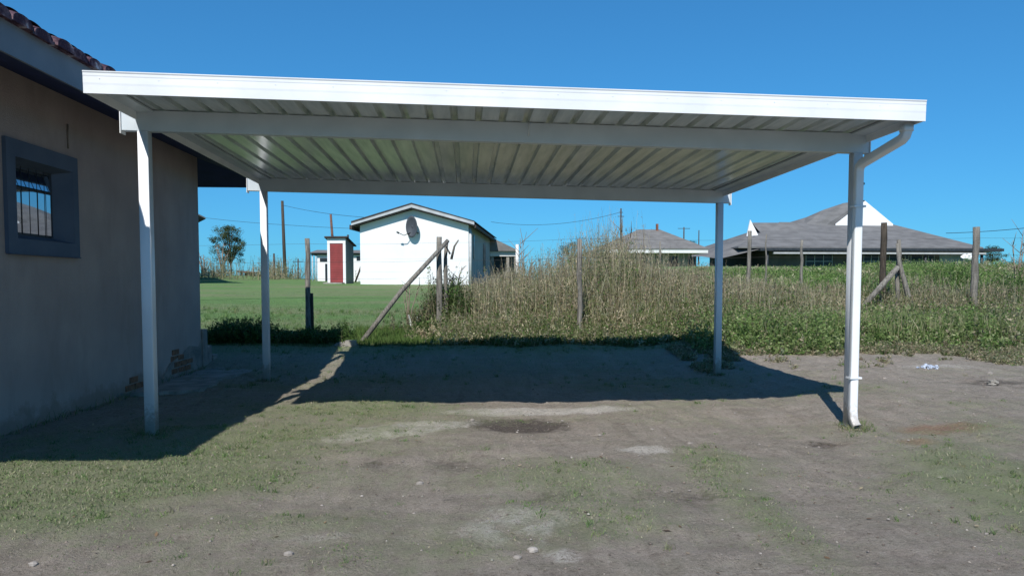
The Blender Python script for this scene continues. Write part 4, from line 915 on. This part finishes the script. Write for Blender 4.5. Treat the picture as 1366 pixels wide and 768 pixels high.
# outhouse with a red door
Y2 = 31.; p1_ = at(437, 374, Y2); p2_ = at(462, 374, Y2); zg = min(p1_[2], hz(p1_[0], Y2)) 
ang2 = ang
oh = thing('outhouse', 'small white outhouse with a red slatted door on the lawn', 'outhouse', (p1_[0], Y2, zg), ang2)
W2 = (p2_[0] - p1_[0]) * 1.0; H2 = at(437, 318, Y2)[2] - zg
t_ = .12; DP = 1.45
m = MB(); m.box((0, 0, -.3), (.13, .12, H2)); m.box((W2 - .13, 0, -.3), (W2, .12, H2)); m.box((.132, 0, H2 - .24), (W2 - .132, .12, H2)); m.build('front_wall', WWALL, oh)
m = MB(); m.prism([(.121, -.3), (DP, -.3), (DP, H2 - .32), (.121, H2)], 'x', W2 - .12, W2 - .001); m.prism([(.121, -.3), (DP, -.3), (DP, H2 - .32), (.121, H2)], 'x', .001, .12); m.box((.122, DP - .12, -.3), (W2 - .122, DP - .002, H2 - .33)); m.build('side_wall', SHADE_GWALL, oh)  # white sides coloured grey to stand in for their shade
m = MB(); m.box((.134, .03, .0), (W2 - .134, .07, H2 - .245))
k = .08
while k < H2 - .3: m.box((.136, .012, k), (W2 - .136, .031, k + .06)); k += .085
m.build('door', REDD, oh)
m = MB(); m.prism([(-.14, H2 + .03), (DP + .15, H2 - .33), (DP + .15, H2 - .28), (-.14, H2 + .10)], 'x', -.1, W2 + .12); m.build('roof', ROOFD, oh)
m = MB(); m.box((-.1, -.45, -.3), (W2 - .05, -.003, .05)); m.build('step', CONC, oh, bevel=.02)
m = MB(); m.tube([(W2 - .18, 1.1, H2 - .4), (W2 - .18, 1.1, H2 + .25)], .05, 8); m.build('vent_pipe', DARKM, oh)

# long low white building behind the outhouse
Y3 = 41.; lx0, lx1, lt, lb_ = wbox(417, 500, 340, 374, Y3, 5)
lw_ = thing('low_house', 'low white house with grey roof half hidden behind the outhouse', 'house', (lx0, Y3, lb_ - .5), 0)
WW = lx1 - lx0; HH3 = lt - lb_ + .5
sc_ = (Y3 - CAM[1]) / F
m = MB(); m.box((.28, .0, 0), (WW, 5, HH3)); m.build('wall', WWALL, lw_)
m = MB(); m.box((-.1, -.12, HH3), (WW + .3, 5.2, HH3 + .08)); m.prism([(-.3, HH3 + .12), (5.2, HH3 + .12), (5.2, HH3 + .18), (2.4, HH3 + .42)], 'x', -.2, WW + .3); m.build('roof', ROOFG, lw_)
for xx in (.0, .22): 
    m = MB(); m.tube([(xx, -.08, 0), (xx, -.08, HH3 - .005)], .04, 8); m.build('porch_post', mat('pale_blue_post', (.45, .52, .56), (.36, .42, .46), 5, .6), lw_)
m = MB(); m.box((.45, -.02, HH3 - .42), (1.0, -.001, HH3 - .2)); m.build('window', DGLASS, lw_)
m = MB(); m.box((57 * sc_, -.02, HH3 - .35), (WW - .1, -.001, HH3 - .1)); m.build('window', DGLASS, lw_)
m = MB(); m.box((16 * sc_, -.02, .4), (17.8 * sc_ + .05, -.001, HH3 - .55)); m.build('door', DGLASS, lw_)
m = MB(); a = at(474, 376, 38); b__ = at(483, 352, 38); m.tube([(0, 0, 0), (b__[0] - a[0], 0, b__[2] - a[2])], .06, 6); o = m.build('leaning_pole', WOODD, None, tuple(map(float, a))); tag(o, 'short dark pole leaning between the outhouse and the gabled house', 'pole')

# small hipped roof house in the middle
def hip(m, x0, x1, y0, y1, z, rx0, rx1, ry, zr, th=.14):
    e = [(x0, y0, z), (x1, y0, z), (x1, y1, z), (x0, y1, z)]; r = [(rx0, ry, zr), (rx1, ry, zr)]
    vs = e + r + [(x, y, z - th) for x, y, _ in e]
    m.add(vs, [(0, 1, 5, 4), (1, 2, 5), (2, 3, 4, 5), (3, 0, 4), (0, 6, 7, 1), (1, 7, 8, 2), (2, 8, 9, 3), (3, 9, 6, 0), (6, 9, 8, 7)])
Y4 = 42.; gD = hz(12, Y4) - .3
e0 = at(805, 331, Y4); e1 = at(946, 331, Y4 + 0); pk0 = at(852, 306, Y4 + 4); pk1 = at(880, 306, Y4 + 4)
hh1 = thing('hipped_house', 'small house with grey hipped roof rising above the tall weeds', 'house', (e0[0], Y4, gD), 0)
o_ = (e0[0], Y4, gD)
Wd = e1[0] - e0[0]; zE4 = e0[2] - gD
m = MB(); hip(m, 0, Wd, 0, 8, zE4, pk0[0] - o_[0], pk1[0] - o_[0], 4, pk0[2] - gD, .05); rf = m.build('roof', ROOFG, hh1)
m = MB(); m.box((.05, .05, zE4 - .30), (Wd - .05, 7.95, zE4 - .052)); m.build('fascia_board', WWALL2, rf)
m = MB(); m.box((.8, .9, 0), (Wd - .9, 7, zE4 - .31)); m.build('wall', mat('ochre_wall', (.30, .26, .21), (.22, .19, .16), 2, .9), hh1)
for xx in (Wd * .35, Wd * .66, Wd * .84):
    m = MB(); m.box((xx, .86, zE4 - 1.5), (xx + .55, .899, zE4 - .5)); m.build('window', DGLASS, hh1)
m = MB(); c = (pk1[0] - o_[0]) * .95; m.box((c - .07, 3.7, pk0[2] - gD - .2), (c + .07, 3.9, pk0[2] - gD + .38)); m.build('chimney', mat('chimney_red', (.25, .10, .06), (.15, .07, .05), 6, .9), rf)

# big building on the right
Y5 = 44.; gE = hz(22, 44) - .6
def E(px, py, Y): p_ = at(px, py, Y); return (p_[0] - ob[0], p_[1] - ob[1], p_[2] - ob[2])
p_ = at(1010, 329, Y5); ob = (p_[0], Y5, gE)
bb = thing('big_grey_roofed_building', 'big low building with sweeping grey roofs and a white gable', 'building', ob, 0)
zE5 = p_[2] - gE
xr = E(1335, 329, Y5)[0]; xl = E(985, 329, Y5)[0]
DB = 14.
xg0, xg1 = E(1100, 297, Y5 + 7)[0], E(1182, 297, Y5 + 7)[0]
zr5 = E(1182, 297, Y5 + 7)[2]
# lower hip
m = MB(); hip(m, xl, E(1312, 328, Y5)[0], 0, DB, zE5, E(1040, 297, Y5 + 7)[0], xg1, 7, zr5, .10)
lower = m.build('roof', THATCH, bb)
# long flat eave slab to the right end
m = MB(); m.box((E(1012, 329, Y5)[0], -.35, zE5 - .29), (xr, 6, zE5 - .102)); m.build('eave_slab', DARKM, lower)
m = MB(); m.box((E(1030, 329, Y5)[0], -.30, zE5 - .50), (E(1312, 329, Y5)[0], -.1, zE5 - .38)); m.build('eave_rail', mat('light_grey_rail', (.40, .41, .42), (.33, .34, .35), 4, .7), lower)
# upper gabled roof with concave flared left slope
G = lambda px, py: E(px, py, Y5 + 6.2)
gl, gr, gt = G(1112, 299), G(1190, 299), G(1153, 268)
out = [G(1058, 299), G(1080, 288), G(1100, 279), G(1125, 271), gt, G(1192, 299)]
pts_ = [(q_[0], q_[2]) for q_ in out]
# ridge runs backwards and to the left: concave sweep built as a loft
m = MB(); front = [(q_[0], 6.2, q_[2]) for q_ in (gl, gt, gr)]
back = [(E(1056, 297, Y5 + 9)[0], 9.2, E(1056, 297, Y5 + 9)[2])]
# left sweep surface between front-left rake and a curved ridge
ridge = [np.array(E(*p3)) for p3 in ((1153, 267, Y5 + 6.2), (1125, 271, Y5 + 6.9), (1098, 280, Y5 + 7.6), (1075, 290, Y5 + 8.3), (1050, 297.5, Y5 + 9))]
foot = [np.array(E(*p3)) for p3 in ((1112, 300, Y5 + 6.2), (1100, 301, Y5 + 6.2), (1086, 302, Y5 + 6.2), (1070, 303, Y5 + 6.2), (1045, 303, Y5 + 6.2))]
vs = [tuple(a_) for a_ in ridge] + [tuple(a_) for a_ in foot] + [(a_[0] + .8, 13.0, foot[i][2] - .6) for i, a_ in enumerate(ridge)]
fs = [(i, i + 1, 6 + i, 5 + i) for i in range(4)] + [(i, 10 + i, 11 + i, i + 1) for i in range(4)]
m.add(vs, fs, False)
n0 = tuple(ridge[0]); br = (gr[0] + .25, 6.2, gr[2] - .15)
m.add([n0, br, (br[0] + .4, 13.0, br[2] - .6), (n0[0] + .8, 13.0, foot[0][2] - .6)], [(0, 1, 2, 3)])
m.build('upper_roof', THATCH, bb)
m = MB(); m.add([(gl[0] + .1, 6.17, gl[2] - .3), (gr[0], 6.17, gr[2] - .3), (gr[0], 6.17, gr[2]), (gt[0], 6.17, gt[2] - .02), (gl[0] + .1, 6.17, gl[2])], [(0, 1, 2, 3, 4)])
g_ = m.build('white_gable', WWALL, bb); s__ = g_.modifiers.new('thick', 'SOLIDIFY'); s__.thickness = .12
# left wing with small white gable end
wl0 = E(1001, 297, Y5 + 5.5); wl1 = E(1062, 297, Y5 + 5.5); wf = E(1001, 316, Y5 + 4)
m = MB(); m.add([(wl0[0] + .1, 5.5, wl0[2]), (wl1[0], 5.5, wl1[2]), (wl1[0] + .6, 3.2, wf[2] - .3), (wl0[0] + .4, 3.2, wf[2] - .3), (wl1[0] + .6, 8, wf[2] - .3), (wl0[0] + .4, 8, wf[2] - .3)], [(0, 1, 2, 3), (0, 5, 4, 1)]); m.build('wing_roof', THATCH, bb)
m = MB(); a_ = E(1001, 293, Y5 + 3.1); b3 = E(998, 315, Y5 + 3.1); c3_ = E(1010, 314, Y5 + 3.1)
m.add([(a_[0], 3.1, a_[2]), (b3[0] - .1, 3.1, b3[2]), (c3_[0] + .1, 3.1, c3_[2])], [(0, 1, 2)]); g_ = m.build('white_gable', WWALL, bb); s__ = g_.modifiers.new('thick', 'SOLIDIFY'); s__.thickness = .12
# left lean-to slope falling to the weeds
a_ = E(1002, 314, Y5 + 2.5); b3 = E(935, 342, Y5 + 2.5); 
m = MB(); m.add([(a_[0], 2.5, a_[2]), (b3[0], 2.5, b3[2]), (b3[0], 8.5, b3[2]), (a_[0], 8.5, a_[2]), (E(1030, 326, Y5)[0], -.0, zE5 + .02), (E(960, 345, Y5)[0], 0, E(960, 345, Y5)[2])], [(0, 1, 2, 3), (0, 4, 5, 1)]); m.build('side_roof', THATCH, bb)
# walls
wx0, wx1 = E(1025, 335, Y5 + .6)[0], E(1308, 335, Y5 + .6)[0]
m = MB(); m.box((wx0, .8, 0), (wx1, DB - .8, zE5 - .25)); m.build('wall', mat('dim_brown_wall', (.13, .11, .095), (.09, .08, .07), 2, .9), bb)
for pxa, pxb in ((1075, 1110), (1152, 1172), (1186, 1200), (1207, 1212), (1215, 1230), (1238, 1246), (1268, 1285)):
    xa_, xb_ = E(pxa, 335, Y5 + .75)[0], E(pxb, 335, Y5 + .75)[0]
    m = MB(); m.box((xa_, .74, zE5 - 1.5), (xb_, .799, zE5 - .55)); wn = m.build('window', DGLASS, bb)
    m = MB(); nb = max(1, int((xb_ - xa_) / .5))
    for k in range(nb + 1):
        xx = xa_ + (xb_ - xa_) * k / nb; m.box((xx - .02, .70, zE5 - 1.5), (xx + .02, .738, zE5 - .55))
    m.box((xa_, .705, zE5 - 1.0), (xb_, .7385, zE5 - .96)); m.build('window_frame', mat('pale_frame', (.42, .42, .42), (.35, .35, .35), 4, .6) if k == 0 else bpy.data.materials.get('light_grey_rail'), wn)
m = MB(); a_ = E(1284, 342, Y5 + .6); m.box((E(1262, 340, Y5)[0], .72, zE5 - 1.6), (E(1302, 340, Y5)[0], .7985, zE5 - .5)); m.build('wall_panel', SHADE_GWALL, bb)
for px in (1024, 1140, 1235, 1310):
    xx = E(px, 330, Y5)[0]; m = MB(); m.tube([(xx, .0, 0), (xx, .0, zE5 - .295)], .09, 8); m.build('veranda_post', DARKM, bb)
a = at(1291, 343, 36); m = MB(); crumple(m, 0, 0, .0, .30, 77, .75); o = m.build('tarpaulin', WWALL2, None, (a[0], 36, a[2])); o.scale = (1.2, .8, .8)
tag(o, 'small white bundle of tarpaulin lying on the bank left of the thick pale post', 'tarpaulin')

# neighbouring roof corner past the left house
Y6 = 31.; a = at(274, 291, Y6); m = MB()
nb = thing('neighbouring_house', 'dark eave corner of a house just beyond the left wall', 'house', (a[0], Y6, 0), rad(27))
zq = float(a[2]); m.prism([(.0, zq - .05), (.0, zq + .04), (-4, zq + 2.0), (-8, zq + .04), (-8, zq - .05), (-4, zq + 1.85)], 'y', 0, 9); m.build('roof', ROOFD, nb)
m = MB(); m.prism([(.02, zq - .03), (.02, zq + .0), (-4, zq + 1.97), (-4, zq + 1.90)], 'y', -.05, -.002); m.build('barge_board', FASC, nb)
m = MB(); m.box((-7.4, .5, .4), (-.62, 8.5, zq - .06)); m.build('wall', WWALL2, nb)

# little shed under the tree
Y7 = 52.; a = at(318, 370, Y7); sh_ = thing('open_shed', 'tiny flat roofed shed right of the tree on the far lawn edge', 'shed', (a[0], Y7, a[2] - .1), 0)
sw = at(341, 370, Y7)[0] - a[0]; 
for xx, yy_ in ((.15, 0), (sw * .35, 0), (sw - .35, .1), (.15, 1.6), (sw - .35, 1.6)):
    m = MB(); m.box((xx, yy_, -.3), (xx + .12, yy_ + .12, .5)); m.build('post', WOODD, sh_)
m = MB(); m.prism([(0, .5), (sw, .42), (sw, .52), (0, .62)], 'y', -.3, 2); m.build('roof', mat('rust_iron', (.16, .08, .06), (.09, .05, .045), 3, .8), sh_)
m = MB(); m.box((sw * .4, .3, -.3), (sw - .4, 1.5, .45)); m.build('wall', SHADE_GWALL, sh_)

# ================================================================== TREES
def tree(name, label, x, y, zb, H, R, trunk_h, seed, squash=.8, nclump=60, leaves=110, pal=None, group=None, lean=0.):
    rg = np.random.default_rng(seed)
    root = thing(name, label, 'tree', (x, y, zb), 0, group)
    m = MB(); m.tube([(0, 0, -.4), (lean * .3, 0, trunk_h * .5), (lean, 0, trunk_h), (lean * 1.2, 0, trunk_h + (H - trunk_h) * .6)], [.035 * H * .6, .03 * H * .6, .025 * H * .6, .008 * H], 8)
    cs = []
    for k in range(nclump):
        a = rg.random() * 6.28; e = rg.random(); rr = R * math.sqrt(rg.random()) * (1 - .55 * abs(e - .42) ** 1.0) * (.75 + .25 * math.sin(a * 3 + seed))
        cs.append((lean + rr * math.cos(a), rr * math.sin(a) * .8, trunk_h * .85 + (H - trunk_h * .85) * e))
    for k in range(0, nclump, 4):
        c_ = cs[k]; s0 = trunk_h * (.6 + .5 * rg.random()); m.tube([(lean * .8, 0, s0), (c_[0] * .5, c_[1] * .5, (s0 + c_[2]) / 2 + .05 * H), c_], [.012 * H, .008 * H, .003 * H], 5)
    m.build('trunk', BARK, root)
    v = Veg(); cs = np.array(cs); nn_ = nclump * leaves; ci = np.repeat(np.arange(nclump), leaves)
    cr = R * (.14 + .16 * rg.random(nclump))
    d = rg.normal(0, 1, (nn_, 3)); d /= np.linalg.norm(d, axis=1, keepdims=True); c = cs[ci] + d * (cr[ci] * rg.random(nn_) ** .5)[:, None] * np.array([1, 1, squash])
    dr = rg.normal(0, 1, (nn_, 3)); dr /= np.linalg.norm(dr, axis=1, keepdims=True); q2 = np.cross(dr, rg.normal(0, 1, (nn_, 3))); q2 /= np.linalg.norm(q2, axis=1, keepdims=True)
    L_ = (R * .05) * (.6 + .8 * rg.random(nn_))[:, None]
    V = np.stack([c, c + dr * L_ * .5 + q2 * L_ * .3, c + dr * L_, c + dr * L_ * .5 - q2 * L_ * .3], 1).reshape(-1, 3); k = np.arange(nn_)[:, None] * 4
    pal_ = np.array(pal or [(.055, .085, .035), (.04, .062, .028), (.09, .115, .05)]); col = pal_[rg.integers(0, len(pal_), nclump)][ci] * (1 + .3 * (rg.random((nn_, 1)) - .5))
    v.add(V, np.concatenate([k + [0, 1, 2], k + [0, 2, 3]]), np.repeat(col, 4, 0))
    o = v.build('crown', LEAF); o.parent = root
    return root
a = at(309, 368, 54); tp = at(309, 303, 54)
tree('tree', 'lone dark leafy tree on the far lawn edge beside the house corner', a[0], 54, a[2] - .05, tp[2] - a[2], 1.55, 1.4, 4, nclump=70, leaves=150, lean=-.1)
a = at(762, 352, 34); tp = at(762, 325, 34)
tree('tree', 'small dark green bush tree behind the weeds near the middle fence post', a[0], 34, a[2] - 1., tp[2] - a[2] + 1., .9, 1.2, 9, nclump=30, leaves=120)
a = at(922, 338, 60); tp = at(922, 322, 60)
tree('tree', 'tiny distant tree between the hipped roof and the big building', a[0], 60, a[2] - 1., tp[2] - a[2] + 1., .8, 1.3, 12, nclump=24, leaves=90)
a = at(1324, 342, 62); tp = at(1324, 330, 62)
tree('tree', 'low scrubby bush tree under the right end of the grey eave', a[0], 62, a[2] - 1.5, tp[2] - a[2] + 1.5, 1.6, 1.0, 17, nclump=34, leaves=120)
# scraggly bare brush on the far bank and in the weeds
def brush(px, pyb, pyt, Y, label, seed, spread=.5, mt=BARK, nb_=9, sub=0.):
    rg = np.random.default_rng(seed); a = at(px, pyb, Y); H_ = at(px, pyt, Y)[2] - a[2] + sub; m = MB(); r0 = .004 + .0006 * (Y - CAM[1])
    for k in range(nb_):
        an = rg.random() * 6.28; s_ = spread * rg.random(); hh = H_ * (.6 + .4 * rg.random()) if k else H_
        p0 = (0, 0, 0); p1 = (s_ * .3 * math.cos(an), s_ * .3 * math.sin(an), hh * .5); p2 = (s_ * math.cos(an), s_ * math.sin(an), hh)
        m.tube([p0, p1, p2], [r0 * 1.5, r0, r0 * .4], 5)
        for j in range(4):
            t_ = .4 + .55 * rg.random(); c0 = [p1[i] * (1 - t_) + p2[i] * t_ for i in range(3)]; b_a = rg.random() * 6.28; l_ = .22 * hh * rg.random()
            m.tube([c0, (c0[0] + l_ * math.cos(b_a), c0[1] + l_ * math.sin(b_a), c0[2] + l_ * .9)], [r0 * .6, r0 * .25], 4)
    o = m.build('bare_bush', mt, None, (a[0], Y, a[2] - sub)); tag(o, label, 'bush')
TW = mat('dry_twig', (.26, .21, .16), (.16, .13, .10), 6, .9)
brush(296, 372, 325, 50, 'bare dry shrub left of the lone tree', 3, .7, TW, 10)
brush(272, 372, 340, 50, 'thin dry shrub right against the house corner line', 5, .6, TW, 8)
brush(700, 372, 318, 12, 'thin leafless shrub above the weeds right of the porch building', 6, .35, TW, 9, 1.0)
brush(832, 330, 292, 11, 'bare twiggy shrub on top of the highest weeds', 8, .4, TW, 9, 1.2)
brush(602, 420, 355, 8.8, 'dry twiggy shrub against the white wall beside the corner post', 13, .4, TW, 9, .4)
brush(545, 432, 372, 8.6, 'tall dry twigs left of the corner post', 14, .25, TW, 5, .2)
brush(1355, 380, 308, 12, 'tall wispy dry shrub at the right edge of the photo', 15, .5, TW, 10, .8)

# ================================================================== POLES AND LINES
def util(px, pyt, pyb, Y, r, label, name='utility_pole', arm=None, lean=0., mt=WOODD, sub=1.0):
    a = at(px, pyb, Y); t2 = at(px, pyt, Y); root = thing(name, label, 'pole', (a[0], Y, a[2] - sub), 0)
    m = MB(); h_ = t2[2] - a[2] + sub; m.tube([(0, 0, 0), (lean * .5, 0, h_ * .5), (lean, 0, h_)], [r, r * .9, r * .75], 8); m.build('shaft', mt, root)
    if arm:
        for dz, l_ in arm:
            m = MB(); m.tube([(lean - l_, 0, h_ - dz), (lean + l_, 0, h_ - dz)], r * .35, 5); m.build('crossarm', mt, root)
    return Vector((a[0] + lean, Y, t2[2]))
P1 = util(381, 268, 374, 48, .13, 'tall dark utility pole left of the wooden fence post', lean=-.15)
P2 = util(447, 286, 350, 44, .10, 'rusty crooked pole rising behind the outhouse roof', lean=-.25, mt=mat('rusty_pole', (.16, .08, .055), (.08, .05, .04), 5, .9))
P3 = util(366, 338, 374, 46, .08, 'short pointed brown stump pole left of the tall utility pole')
P4 = util(828, 278, 330, 40, .06, 'thin antenna mast above the highest weeds', 'antenna_mast', ((.25, .12), (.5, .2)))
P5 = util(912, 303, 336, 47, .06, 'mast with a side bar right of the hipped roof', 'antenna_mast', ((.1, .45),))
P6 = util(932, 307, 336, 50, .05, 'plain thin mast nearest the right rear carport post', 'antenna_mast')
P7 = util(424, 345, 372, 47, .03, 'thin weathered pole by the low white house', 'antenna_mast', ((.1, .4),)) if False else None
P8 = util(398, 345, 375, 46, .06, 'small pole with a short bar on the far lawn edge', 'antenna_mast', ((.2, .35),))
def line(a_, b_2, sag, label, r=.012):
    m = MB(); pts = []
    a_, b_2 = Vector(a_), Vector(b_2)
    for k in range(17):
        t_ = k / 16; p = a_.lerp(b_2, t_); p.z -= sag * 4 * t_ * (1 - t_); pts.append(p - a_)
    m.tube(pts, r, 5); o = m.build('power_line', CABLE, None, a_); tag(o, label, 'cable')
v3 = lambda *q_: Vector([float(c) for c in at(*q_)])
line(P1 - Vector((0, 0, .3)), v3(505, 291, 36), .15, 'overhead cable from the tall pole to the gabled house')
line(v3(225, 284, 48), v3(381, 300, 48), .1, 'overhead cable reaching the tall pole from the left house')
line(v3(381, 300, 48), v3(560, 306, 52), .1, 'lower cable running from the tall pole behind the outhouse')
line(v3(655, 296, 44), v3(828, 283, 40), .45, 'cable from behind the gabled house to the thin antenna mast')
line(v3(1262, 311, 40), v3(1420, 298, 34), .1, 'cable over the right end of the big building', .018)
